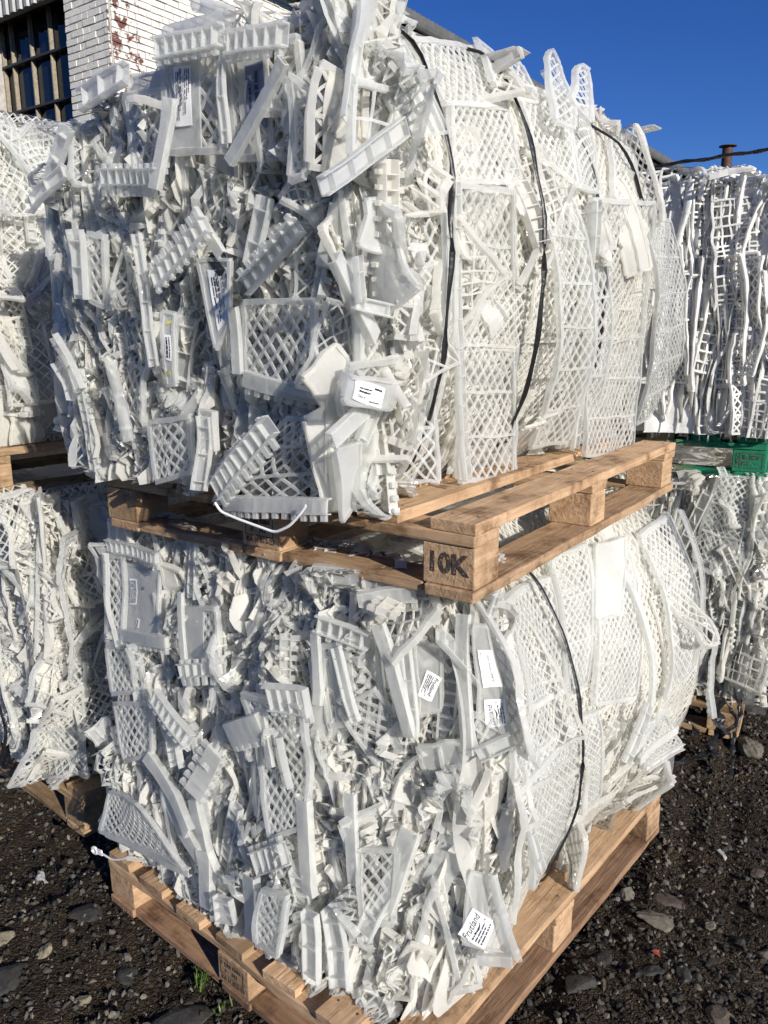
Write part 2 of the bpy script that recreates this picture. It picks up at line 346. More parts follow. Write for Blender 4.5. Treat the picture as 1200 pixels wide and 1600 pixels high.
HEROES=[
('lat','U',[[-0.633,-0.075,1.985],[-0.476,-0.075,1.982],[-0.486,-0.075,1.802],[-0.637,-0.075,1.815]],{'c':0.034,'lab':'A','plate':0.55}),
('rail','U',[[-0.621,-0.095,1.985],[-0.453,-0.095,1.977]],{'w':0.035,'face':'L','teeth':1}),
('rail','U',[[-0.467,-0.09,1.961],[-0.47,-0.09,1.808]],{'w':0.018,'face':'L'}),
('lat','U',[[-0.482,-0.055,1.968],[-0.318,-0.055,1.957],[-0.308,-0.055,1.779],[-0.472,-0.055,1.788]],{'c':0.036,'lab':'B','plate':0.45}),
('rail','U',[[-0.301,-0.105,1.911],[-0.449,-0.105,1.775]],{'w':0.022,'face':'L'}),
('rail','U',[[-0.45,-0.095,1.964],[-0.308,-0.095,1.95]],{'w':0.035,'face':'L','teeth':1}),
('rail','U',[[-0.8,-0.105,1.786],[-0.606,-0.105,1.766]],{'w':0.03,'face':'L','teeth':2}),
('lat','U',[[-0.761,-0.075,1.935],[-0.633,-0.075,1.926],[-0.64,-0.075,1.784],[-0.728,-0.075,1.793]],{'c':0.032}),
('rail','U',[[-0.581,-0.115,1.898],[-0.615,-0.115,1.742]],{'w':0.026,'face':'L'}),
('plate','U',[[-0.74,-0.065,1.968],[-0.647,-0.065,1.958],[-0.668,-0.065,1.843],[-0.762,-0.065,1.82]],{'lab':'C'}),
('rail','U',[[-0.888,-0.105,1.694],[-0.898,-0.105,1.553]],{'w':0.034,'face':'L'}),
('lat','U',[[-0.885,-0.085,1.687],[-0.832,-0.085,1.677],[-0.851,-0.085,1.536],[-0.904,-0.085,1.551]],{'c':0.025}),
('rail','U',[[-0.717,-0.095,1.674],[-0.69,-0.095,1.417]],{'w':0.02,'face':'L'}),
('rail','U',[[-0.497,-0.105,1.673],[-0.651,-0.105,1.58]],{'w':0.035,'face':'L','teeth':2}),
('rail','U',[[-0.561,-0.075,1.257],[-0.555,-0.075,1.334]],{'w':0.04,'face':'L'}),
('lat','U',[[-0.441,-0.08,1.54],[-0.274,-0.08,1.536],[-0.268,-0.08,1.374],[-0.455,-0.08,1.4]],{'c':0.03}),
('rail','U',[[-0.443,-0.095,1.401],[-0.262,-0.095,1.365]],{'w':0.03,'face':'L','teeth':1}),
('plate','U',[[-0.556,-0.09,1.615],[-0.467,-0.09,1.613],[-0.471,-0.09,1.506],[-0.512,-0.09,1.453]],{'lab':'D'}),
('lat','U',[[-0.357,-0.105,1.33],[-0.244,-0.105,1.342],[-0.239,-0.105,1.184],[-0.528,-0.105,1.155]],{'c':0.03,'bars':3}),
('rail','U',[[-0.512,-0.115,1.155],[-0.231,-0.115,1.185]],{'w':0.028,'face':'L','teeth':1}),
('rail','U',[[-0.521,-0.115,1.177],[-0.351,-0.115,1.323]],{'w':0.04,'face':'L','teeth':2}),
('rail','U',[[-0.56,-0.085,1.322],[-0.566,-0.085,1.173]],{'w':0.03,'face':'L'}),
('rail','U',[[-0.458,-0.095,1.528],[-0.458,-0.095,1.407]],{'w':0.02,'face':'L'}),
('rail','U',[[-0.375,-0.085,1.712],[-0.415,-0.085,1.603]],{'w':0.03,'face':'L'}),
('rail','U',[[-0.301,-0.085,1.662],[-0.435,-0.085,1.562]],{'w':0.035,'face':'L','teeth':1}),
('rail','U',[[-0.556,-0.095,1.703],[-0.486,-0.095,1.62]],{'w':0.022,'face':'L'}),
('lat','U',[[-0.304,-0.095,1.888],[-0.255,-0.095,1.852],[-0.265,-0.095,1.728],[-0.295,-0.095,1.726]],{'c':0.03}),
('rail','U',[[-1.034,-0.075,1.785],[-0.934,-0.075,1.9]],{'w':0.03,'face':'L'}),
('rail','U',[[-1.069,-0.095,1.752],[-0.951,-0.095,1.818]],{'w':0.03,'face':'L'}),
('rail','U',[[-1.033,-0.075,1.427],[-0.985,-0.075,1.341]],{'w':0.04,'face':'L'}),
('rail','U',[[-0.83,-0.095,1.424],[-0.797,-0.095,1.255]],{'w':0.035,'face':'L','tube':1}),
('rail','U',[[-0.993,-0.095,1.484],[-0.941,-0.095,1.359]],{'w':0.03,'face':'L'}),
('rail','U',[[-0.645,-0.075,2.033],[-0.463,-0.075,2.011]],{'w':0.04,'face':'L','tube':1}),
('rail','U',[[-0.559,-0.065,2.057],[-0.457,-0.065,2.019]],{'w':0.03,'face':'L','tube':1}),
('rail','U',[[-0.496,-0.045,1.983],[-0.345,-0.045,1.984]],{'w':0.035,'face':'L','tube':1}),
('rail','U',[[-0.884,-0.075,1.942],[-0.737,-0.075,1.97]],{'w':0.045,'face':'L'}),
('lat','U',[[-0.744,-0.075,1.298],[-0.612,-0.075,1.319],[-0.623,-0.075,1.199],[-0.737,-0.075,1.167]],{'c':0.03}),
('rail','U',[[-0.233,-0.065,1.687],[-0.267,-0.065,1.591]],{'w':0.03,'face':'L'}),
('lat','U',[[-0.152,0.184,1.744],[-0.122,0.355,1.75],[-0.192,0.542,1.147],[-0.19,0.276,1.173]],{'c':0.032,'bars':6,'flat':1}),
('lat','U',[[-0.126,0.449,1.774],[-0.109,0.598,1.782],[-0.16,0.775,1.202],[-0.184,0.611,1.204]],{'c':0.032,'bars':6}),
('lat','U',[[-0.075,0.642,1.768],[-0.057,1.047,1.806],[-0.136,1.231,1.122],[-0.129,0.835,1.16]],{'c':0.032,'bars':6,'flat':1}),
('lat','U',[[-0.06,0.96,1.778],[-0.111,1.379,1.801],[-0.204,1.778,1.2],[-0.225,1.539,1.164]],{'c':0.032,'bars':6}),
('lat','U',[[-0.175,0.059,1.719],[-0.162,0.174,1.733],[-0.224,0.172,1.235],[-0.226,0.029,1.223]],{'c':0.032,'bars':4}),
('lat','U',[[-0.105,0.593,1.741],[-0.094,0.705,1.752],[-0.17,0.907,1.186],[-0.191,0.793,1.181]],{'c':0.032,'bars':6}),
('rail','U',[[-0.146,0.161,1.746],[-0.171,0.228,1.188]],{'w':0.024,'face':'R','flat':1}),
('rail','U',[[-0.064,0.647,1.765],[-0.116,0.796,1.173]],{'w':0.024,'face':'R','flat':1}),
('rail','U',[[-0.047,1.014,1.801],[-0.13,1.212,1.125]],{'w':0.012,'face':'R','flat':1}),
('rail','U',[[-0.118,0.348,1.748],[-0.188,0.534,1.148]],{'w':0.01,'face':'R','flat':1}),
('rail','U',[[-0.147,0.133,1.726],[-0.209,0.131,1.273]],{'w':0.022,'face':'R'}),
('lat','U',[[-0.197,0.223,1.899],[-0.187,0.437,1.93],[-0.132,0.401,1.777],[-0.166,0.185,1.757]],{'c':0.026}),
('lat','U',[[-0.245,0.165,2.001],[-0.267,0.428,2.056],[-0.19,0.443,1.938],[-0.199,0.202,1.895]],{'c':0.026}),
('lat','U',[[-0.218,0.524,2.003],[-0.196,0.707,2.013],[-0.105,0.65,1.802],[-0.121,0.47,1.779]],{'c':0.026}),
('lat','U',[[-0.239,0.731,2.08],[-0.157,0.798,1.97],[-0.093,0.738,1.798],[-0.107,0.634,1.8]],{'c':0.026}),
('lat','U',[[-0.271,0.449,2.062],[-0.248,0.614,2.067],[-0.19,0.597,1.976],[-0.201,0.464,1.962]],{'c':0.026}),
('lat','U',[[-0.129,0.878,1.938],[-0.133,1.058,1.946],[-0.066,0.961,1.794],[-0.082,0.815,1.793]],{'c':0.026}),
('plate','U',[[-0.176,-0.041,1.914],[-0.186,0.06,1.96],[-0.145,0.135,1.827],[-0.148,0.028,1.798]],{'ribs':3}),
('lat','U',[[-0.168,-0.109,1.853],[-0.163,0.006,1.868],[-0.15,-0.053,1.751],[-0.155,-0.139,1.742]],{'c':0.045,'square':1}),
('rail','U',[[-0.131,-0.238,1.683],[-0.134,-0.026,1.801]],{'w':0.028,'face':'R'}),
('rail','U',[[-0.203,-0.046,1.983],[-0.17,-0.134,1.794]],{'w':0.02,'face':'R'}),
('plate','U',[[-0.214,-0.073,1.987],[-0.239,0.095,2.041],[-0.189,-0.015,1.887],[-0.188,-0.101,1.858]],{}),
('plate','U',[[-0.177,-0.06,1.695],[-0.165,0.044,1.706],[-0.169,-0.009,1.608],[-0.178,-0.086,1.623]],{}),
('rail','U',[[-0.15,-0.137,1.599],[-0.153,-0.122,1.532]],{'w':0.02,'face':'R'}),
('rail','U',[[-0.153,-0.129,1.531],[-0.144,-0.011,1.511]],{'w':0.022,'face':'R'}),
('rail','U',[[-0.144,-0.015,1.511],[-0.164,0.006,1.371]],{'w':0.02,'face':'R','teeth':1}),
('rail','U',[[-0.16,-0.163,1.597],[-0.162,-0.053,1.473]],{'w':0.03,'face':'R'}),
('rail','U',[[-0.181,-0.158,1.309],[-0.172,-0.074,1.354]],{'w':0.03,'face':'R'}),
('lat','U',[[-0.181,-0.084,1.523],[-0.171,0.018,1.503],[-0.198,0.042,1.343],[-0.196,-0.068,1.385]],{'c':0.03}),
('plate','U',[[-0.152,-0.178,1.424],[-0.152,-0.057,1.402],[-0.161,-0.053,1.353],[-0.158,-0.182,1.382]],{'lab':'E','curl':1}),
('plate','U',[[-0.194,-0.143,1.295],[-0.193,-0.073,1.298],[-0.227,-0.031,1.184],[-0.233,-0.08,1.151]],{}),
('plate','U',[[-0.226,0.349,1.232],[-0.21,0.575,1.218],[-0.247,0.657,1.124],[-0.282,0.451,1.136]],{}),
('plate','U',[[-0.158,0.92,1.217],[-0.214,1.458,1.166],[-0.224,1.506,1.08],[-0.204,1.036,1.127]],{}),
('rail','U',[[-0.176,-0.039,1.373],[-0.193,-0.073,1.298]],{'w':0.025,'face':'R'}),
('lat','U',[[-0.256,0.435,2.071],[-0.241,0.472,2.056],[-0.193,0.476,1.988],[-0.19,0.384,1.967]],{'c':0.03}),
('lat','U',[[-0.211,0.694,2.107],[-0.202,0.726,2.086],[-0.113,0.627,1.919],[-0.124,0.537,1.916]],{'c':0.028}),
('lat','U',[[-0.182,0.805,2.102],[-0.176,0.843,2.096],[-0.106,0.697,1.944],[-0.131,0.647,1.977]],{'c':0.03}),
('strap','U',[[-0.216,0.077,1.987],[-0.208,0.108,1.964],[-0.197,0.122,1.935],[-0.178,0.129,1.877],[-0.155,0.132,1.78],[-0.144,0.125,1.693],[-0.142,0.121,1.616],[-0.154,0.124,1.469],[-0.178,0.128,1.362],[-0.204,0.127,1.286],[-0.234,0.117,1.212]],{}),
('strap','U',[[-0.249,0.396,2.041],[-0.235,0.44,2.023],[-0.201,0.448,1.971],[-0.167,0.444,1.91],[-0.137,0.432,1.837],[-0.115,0.429,1.761],[-0.104,0.433,1.711],[-0.099,0.427,1.634],[-0.1,0.43,1.57],[-0.113,0.44,1.479],[-0.127,0.45,1.424],[-0.166,0.483,1.323],[-0.221,0.5,1.226]],{}),
('strap','U',[[-0.137,0.878,1.951],[-0.12,0.901,1.926],[-0.104,0.93,1.899],[-0.076,0.937,1.815],[-0.118,1.117,1.775],[-0.151,1.248,1.693],[-0.184,1.374,1.474],[-0.266,1.539,1.216]],{}),
('strap','U',[[-0.162,0.737,1.925],[-0.132,0.75,1.86],[-0.106,0.735,1.771],[-0.086,0.747,1.626],[-0.113,0.806,1.414],[-0.184,0.855,1.243]],{}),
('plate','L',[[-1.016,0.102,0.917],[-0.839,0.105,0.942],[-0.829,0.084,0.765],[-0.998,0.081,0.739]],{'lab':'F'}),
('lat','L',[[-1.059,0.094,0.931],[-0.972,0.096,0.943],[-0.962,0.07,0.727],[-1.028,0.067,0.71]],{'c':0.026}),
('rail','L',[[-1.029,0.081,0.945],[-0.995,0.053,0.715]],{'w':0.022,'face':'L'}),
('rail','L',[[-0.988,0.051,0.743],[-0.757,0.056,0.784]],{'w':0.03,'face':'L','teeth':1}),
('rail','L',[[-1.051,0.097,0.959],[-0.796,0.099,0.972]],{'w':0.03,'face':'L','teeth':1}),
('lat','L',[[-0.739,0.096,0.863],[-0.609,0.099,0.891],[-0.611,0.083,0.76],[-0.726,0.079,0.722]],{'c':0.024,'plate':0.5}),
('rail','L',[[-0.718,0.072,0.912],[-0.702,0.05,0.731]],{'w':0.016,'face':'L'}),
('rail','L',[[-0.705,0.051,0.737],[-0.57,0.054,0.767]],{'w':0.03,'face':'L','teeth':2}),
('lat','L',[[-1.033,0.066,0.7],[-0.906,0.07,0.733],[-0.881,0.057,0.626],[-1.004,0.052,0.582]],{'c':0.026}),
('rail','L',[[-0.79,0.031,0.655],[-0.635,0.023,0.593]],{'w':0.035,'face':'L','teeth':1}),
('rail','L',[[-0.401,0.047,0.769],[-0.296,0.066,0.781]],{'w':0.06,'face':'L','teeth':1}),
('lat','L',[[-0.486,0.071,0.741],[-0.316,0.089,0.766],[-0.313,0.058,0.502],[-0.399,0.038,0.445]],{'c':0.026}),
('rail','L',[[-0.473,0.054,0.763],[-0.391,0.039,0.612]],{'w':0.018,'face':'L'}),
('rail','L',[[-0.532,0.038,0.635],[-0.428,0.045,0.69]],{'w':0.055,'face':'L','teeth':1}),
('rail','L',[[-0.179,0.128,0.95],[-0.11,0.137,0.74]],{'w':0.026,'face':'L'}),
('rail','L',[[-0.134,0.157,0.921],[-0.107,0.149,0.736]],{'w':0.02,'face':'L'}),
('rail','L',[[-0.318,0.096,0.912],[-0.298,0.084,0.767]],{'w':0.02,'face':'L'}),
('rail','L',[[-0.32,0.108,0.928],[-0.207,0.141,0.907]],{'w':0.035,'face':'L','teeth':1}),
('rail','L',[[-0.342,0.124,1.012],[-0.151,0.189,1.015]],{'w':0.04,'face':'L'}),
('rail','L',[[-0.23,0.132,0.988],[-0.129,0.179,1.004]],{'w':0.03,'face':'L','teeth':1}),
('lat','L',[[-0.31,0.114,0.875],[-0.201,0.153,0.904],[-0.179,0.144,0.754],[-0.285,0.102,0.722]],{'c':0.028,'plate':0.4}),
('rail','L',[[-0.271,0.1,0.883],[-0.211,0.105,0.752]],{'w':0.022,'face':'L'}),
('plate','L',[[-0.135,0.184,0.911],[-0.09,0.209,0.902],[-0.081,0.199,0.777],[-0.117,0.176,0.761]],{'lab':'G'}),
('rail','L',[[-0.055,0.21,0.974],[-0.022,0.201,0.704]],{'w':0.026,'face':'L'}),
('plate','L',[[-0.034,0.227,0.955],[-0.011,0.243,0.95],[0.04,0.258,0.741],[-0.004,0.221,0.728]],{'lab':'H'}),
('lat','L',[[-0.025,0.207,0.786],[0.016,0.238,0.78],[0.041,0.252,0.73],[-0.008,0.212,0.711]],{'c':0.03}),
('rail','L',[[-0.003,0.205,0.709],[0.046,0.248,0.741]],{'w':0.03,'face':'L'}),
('rail','L',[[0.033,0.214,0.467],[0.101,0.191,0.32]],{'w':0.026,'face':'L','tube':1}),
('plate','L',[[-0.006,0.197,0.458],[0.033,0.227,0.452],[0.079,0.207,0.318],[-0.001,0.165,0.33]],{'lab':'I'}),
('rail','L',[[0.036,0.161,0.31],[0.094,0.193,0.318]],{'w':0.02,'face':'L'}),
('lat','L',[[-0.969,0.003,0.345],[-0.803,0.008,0.384],[-0.634,-0.003,0.295],[-1.014,-0.012,0.214]],{'c':0.026}),
('rail','L',[[-1.013,-0.013,0.205],[-0.644,-0.006,0.267]],{'w':0.02,'face':'L'}),
('rail','L',[[-0.656,0.024,0.436],[-0.574,0.003,0.254]],{'w':0.04,'face':'L','teeth':0}),
('rail','L',[[-0.607,0.012,0.332],[-0.588,-0.004,0.2]],{'w':0.04,'face':'L','teeth':0}),
('rail','L',[[-0.524,0.003,0.262],[-0.516,-0.003,0.205]],{'w':0.05,'face':'L','teeth':1}),
('rail','L',[[-0.453,0.013,0.341],[-0.434,-0.004,0.201]],{'w':0.045,'face':'L','teeth':0}),
('rail','L',[[-0.373,0.018,0.346],[-0.384,-0.0,0.211]],{'w':0.06,'face':'L','teeth':0}),
('rail','L',[[-0.339,0.036,0.444],[-0.431,0.018,0.38]],{'w':0.05,'face':'L','teeth':1}),
('rail','L',[[-0.277,0.035,0.339],[-0.259,0.016,0.194]],{'w':0.04,'face':'L','teeth':0}),
('rail','L',[[-0.323,0.053,0.559],[-0.297,0.034,0.36]],{'w':0.035,'face':'L','teeth':0}),
('rail','L',[[-0.236,0.049,0.352],[-0.191,0.035,0.206]],{'w':0.04,'face':'L','teeth':0}),
('rail','L',[[-0.778,0.019,0.389],[-0.624,0.009,0.309]],{'w':0.04,'face':'L','teeth':0}),
('rail','L',[[-0.222,0.087,0.598],[-0.204,0.068,0.386]],{'w':0.025,'face':'L','teeth':0}),
('rail','L',[[-0.38,0.058,0.68],[-0.356,0.049,0.577]],{'w':0.03,'face':'L','teeth':0}),
('rail','L',[[-0.134,0.107,0.427],[-0.167,0.068,0.317]],{'w':0.035,'face':'L','teeth':0}),
('rail','L',[[-0.108,0.135,0.538],[-0.139,0.094,0.374]],{'w':0.04,'face':'L','teeth':0}),
('rail','L',[[-0.584,0.041,0.577],[-0.645,0.027,0.456]],{'w':0.05,'face':'L','teeth':2}),
('rail','L',[[-0.836,0.03,0.481],[-0.651,0.015,0.36]],{'w':0.035,'face':'L','teeth':0}),
('rail','L',[[-0.74,0.045,0.609],[-0.708,0.032,0.495]],{'w':0.04,'face':'L','teeth':1}),
('lat','L',[[-0.398,0.005,0.341],[-0.323,0.017,0.357],[-0.336,-0.003,0.225],[-0.408,-0.011,0.213]],{'c':0.022}),
('lat','L',[[-0.196,0.084,0.483],[-0.127,0.119,0.495],[-0.119,0.099,0.353],[-0.177,0.069,0.341]],{'c':0.026}),
('lat','L',[[-0.981,0.04,0.567],[-0.817,0.046,0.616],[-0.823,0.03,0.486],[-0.945,0.023,0.427]],{'c':0.028}),
('lat','L',[[-0.063,0.321,0.941],[-0.124,0.695,0.908],[-0.009,0.558,0.706],[0.012,0.304,0.753]],{'c':0.024}),
('lat','L',[[0.029,0.317,0.657],[0.01,0.69,0.614],[-0.006,0.774,0.348],[0.011,0.412,0.3]],{'c':0.024,'bars':2}),
('lat','L',[[-0.154,0.747,0.946],[-0.146,0.922,0.942],[-0.006,0.664,0.683],[-0.007,0.571,0.694]],{'c':0.024,'bars':3}),
('lat','L',[[0.012,0.291,0.758],[-0.009,0.558,0.706],[0.016,0.555,0.56],[0.04,0.267,0.588]],{'c':0.024}),
('lat','L',[[-0.099,1.164,0.917],[-0.108,1.371,0.952],[0.057,1.233,0.553],[0.034,1.087,0.503]],{'c':0.024,'bars':3}),
('plate','L',[[-0.141,0.949,0.937],[-0.133,1.068,0.941],[-0.036,0.913,0.777],[-0.051,0.794,0.8]],{}),
('lat','L',[[-0.141,0.912,0.928],[-0.121,1.106,0.926],[0.014,0.91,0.564],[0.002,0.688,0.628]],{'c':0.024}),
('rail','L',[[-0.077,1.012,0.882],[0.022,0.963,0.38]],{'w':0.024,'face':'R'}),
('rail','L',[[-0.097,1.34,0.96],[0.072,1.216,0.544]],{'w':0.02,'face':'R'}),
('rail','L',[[-0.135,0.719,0.931],[-0.002,0.559,0.707]],{'w':0.018,'face':'R'}),
('rail','L',[[0.048,0.252,0.606],[0.017,0.674,0.614]],{'w':0.016,'face':'R'}),
('rail','L',[[0.05,0.844,0.443],[0.061,1.016,0.502]],{'w':0.02,'face':'R'}),
('rail','L',[[0.044,0.907,0.395],[0.064,1.121,0.403]],{'w':0.022,'face':'R'}),
('rail','L',[[0.031,0.992,0.332],[0.054,1.19,0.321]],{'w':0.018,'face':'R'}),
('rail','L',[[0.049,0.786,0.452],[0.057,0.886,0.569]],{'w':0.03,'face':'R'}),
('lat','L',[[0.046,0.88,0.515],[0.053,1.045,0.469],[0.047,1.185,0.331],[0.023,0.967,0.341]],{'c':0.026}),
('strap','L',[[-0.25,0.6,1.0],[-0.205,0.6,0.99],[-0.125,0.6,0.936],[-0.055,0.6,0.829],[-0.008,0.6,0.686],[0.013,0.6,0.534],[0.0,0.6,0.379],[-0.069,0.6,0.191],[-0.09,0.6,0.15]],{}),
('strap','L',[[-0.067,0.238,0.932],[-0.054,0.253,0.898],[-0.035,0.271,0.831],[-0.007,0.29,0.711],[0.001,0.298,0.655],[0.005,0.299,0.621],[0.008,0.294,0.582],[0.007,0.294,0.459]],{'nowrap':1}),
('plate','U',[[-0.653,-0.095,1.526],[-0.624,-0.095,1.52],[-0.629,-0.095,1.383],[-0.656,-0.095,1.382]],{'lab':'J'}),
('cord','U',[[-0.493,-0.135,1.164],[-0.479,-0.135,1.148],[-0.428,-0.135,1.139],[-0.339,-0.135,1.127],[-0.304,-0.135,1.144],[-0.276,-0.135,1.171],[-0.263,-0.135,1.187]],{}),
('tie','L',[[-0.982,-0.054,0.199],[-0.952,-0.053,0.205],[-0.929,-0.053,0.207],[-0.897,-0.053,0.21],[-0.855,-0.05,0.229],[-0.816,-0.047,0.258]],{})]
# ------------------------------------------------------------------ lettering
_TXT = {}
def text_geo(s, size, shear=0, bold=0):
    k = (s, size, shear, bold)
    if k in _TXT: return _TXT[k]
    c = bpy.data.curves.new('t', 'FONT'); c.body = s; c.size = size; c.shear = shear; c.offset = bold
    c.align_x = 'CENTER'; c.align_y = 'CENTER'; c.resolution_u = 3
    o = bpy.data.objects.new('t', c); COL.objects.link(o)
    bpy.context.view_layer.update()
    me = bpy.data.meshes.new_from_object(o.evaluated_get(bpy.context.evaluated_depsgraph_get()))
    V = np.array([v.co[:] for v in me.vertices]) if len(me.vertices) else np.zeros((0, 3))
    fs = {}
    for p in me.polygons: fs.setdefault(len(p.vertices), []).append(list(p.vertices))
    bpy.data.objects.remove(o); bpy.data.curves.remove(c); bpy.data.meshes.remove(me)
    _TXT[k] = (V, [np.array(f) for f in fs.values()])
    return _TXT[k]
def dash(x, y, w, h):
    return np.array([[x-w/2, y-h/2, 0], [x+w/2, y-h/2, 0], [x+w/2, y+h/2, 0], [x-w/2, y+h/2, 0]]), np.array([[0, 1, 2, 3]])
def dashes(rng, x0, y, length, h, n=5):
    """a line of print too small to read: short dark runs with gaps"""
    V = []; F = []; x = x0; k = 0
    while x < x0+length:
        wd = rng.uniform(.4, 1.6)*length/n
        wd = min(wd, x0+length-x); v, f = dash(x+wd/2, y, wd, h*rng.uniform(.7, 1)); V.append(v); F.append(f+4*k); k += 1
        x += wd + length*.035
    return np.concatenate(V), np.concatenate(F)

def label_mesh(parent, W, cx, cy, w, h, ang, items, z, rng, shift, ink=INK, paper=PAPER):
    """paper label lying on a warped piece: items are ('t', text, x, y, size, shear) or ('d', x0, y, length, height) in label units (-.5..  .5)"""
    ca, sa = math.cos(ang), math.sin(ang)
    def place(V, dz):
        P = V.copy(); x, y = P[:, 0].copy(), P[:, 1].copy()
        P[:, 0] = cx + ca*x - sa*y; P[:, 1] = cy + sa*x + ca*y; P[:, 2] += z + dz
        return W(P)
    b = MB(); V, F = sheet(w, h, 8, 6, .0004); b.add(place(V, 0), F)
    for it in items:
        if it[0] == 't':
            V, Fs = text_geo(it[1], it[4]*h, it[5] if len(it) > 5 else 0, .0)
            V = V.copy(); V[:, 0] += it[2]*w; V[:, 1] += it[3]*h
            b.add(place(V, .0012), *Fs, slot=1)
        elif it[0] == 'd':
            V, F = dashes(rng, it[1]*w, it[2]*h, it[3]*w, it[4]*h); b.add(place(V, .0012), F, slot=1)
        else:   # swash under a word
            t = np.linspace(0, 1, 12); x = (it[1]+it[3]*t)*w; y = (it[2]-.09*np.sin(t*3.14))*h; hw = .022*h*np.sin(t*3.14)+.004*h
            V = np.concatenate([np.stack([x, y-hw, 0*x], 1), np.stack([x, y+hw, 0*x], 1)]); i = np.arange(11)
            b.add(place(V, .0012), np.stack([i, i+1, i+13, i+12], 1), slot=1)
    o = b.build('label', [paper, ink], parent); o.location = o.location + Vector(shift)
    return o
PT = [('t', 'Packed and Transported by', 0, .10, .115), ('d', -.45, .30, .5, .05), ('d', -.45, .20, .75, .05), ('d', -.45, -.02, .6, .045), ('d', -.45, -.10, .7, .045),
      ('d', -.4, -.2, .35, .07), ('d', .15, -.2, .25, .07), ('d', -.4, -.32, .5, .05), ('d', .2, -.33, .2, .05), ('d', -.45, .4, .4, .05)]
FR = [('t', 'Frutland', -.06, .22, .36, .25), ('s', -.22, .05, .42), ('d', -.4, -.02, .5, .05), ('d', -.4, -.14, .7, .05), ('d', -.4, -.24, .6, .05), ('d', -.4, -.35, .75, .05), ('t', '14', .36, -.08, .16)]
GG = [('t', 'GGN 4063061590810', 0, .12, .17), ('d', -.44, -.34, .06, .05)]

# ------------------------------------------------------------------ bales
def I(x, xs, ys): return np.interp(x, xs, ys)
def aU(b, z): return I(b, [-.1,.16,.45,.95,1.35], [.2,.167,.11,.05,.10]) + I(b, [-.1,.16,.45,.95,1.35], [.06,.11,.16,.14,.12])*np.minimum(1.2, ((z-1.62)/.43)**2)
def bU(a, z): return -.045 + .09*np.maximum(0, (a-.95)/.25)**2 + 0*z
def aL(b, z):
    m = I(b, [.25,.6,1.0,1.3], [-.03,0.0,-.01,-.055]); kt = I(b, [.25,.6], [.1,.2]); kb = I(b, [.3,.45,.6,1.1], [.02,.06,.09,.12])
    return m + np.where(z > .55, kt, kb)*np.minimum(1.2, ((z-.55)/.43)**2)
def bL(a, z): return .03 + .1*(z-.15)/.83 + I(z, [.15, .4], [.1, .17])*np.maximum(0, (.45-a)/.45)**2

def to_np(x): return np.asarray(x, float)
def quad_warp(q, aR=None, cr=None, w=1, h=1):
    q = to_np(q); e1 = (q[1]-q[0]+q[2]-q[3]); e2 = (q[0]-q[3]+q[1]-q[2]); n = np.cross(e1, e2); n /= np.linalg.norm(n)
    off = None if aR is None else np.array([p[0]+aR(p[1], p[2]) for p in q])
    def W(P):
        if cr is not None: P = cr(P)
        s = (P[:, 0]/w+.5)[:, None]; t = (P[:, 1]/h+.5)[:, None]
        B = (q[3]*(1-s)+q[2]*s)*(1-t) + (q[0]*(1-s)+q[1]*s)*t
        if aR is None: return B + n*P[:, 2:3]
        s, t = s[:, 0], t[:, 0]; of = (off[3]*(1-s)+off[2]*s)*(1-t) + (off[0]*(1-s)+off[1]*s)*t
        B[:, 0] = -aR(B[:, 1], B[:, 2]) + of + P[:, 2]
        return B
    return W
def qsize(q):
    q = to_np(q)
    return (np.linalg.norm(q[1]-q[0])+np.linalg.norm(q[2]-q[3]))/2, (np.linalg.norm(q[0]-q[3])+np.linalg.norm(q[1]-q[2]))/2

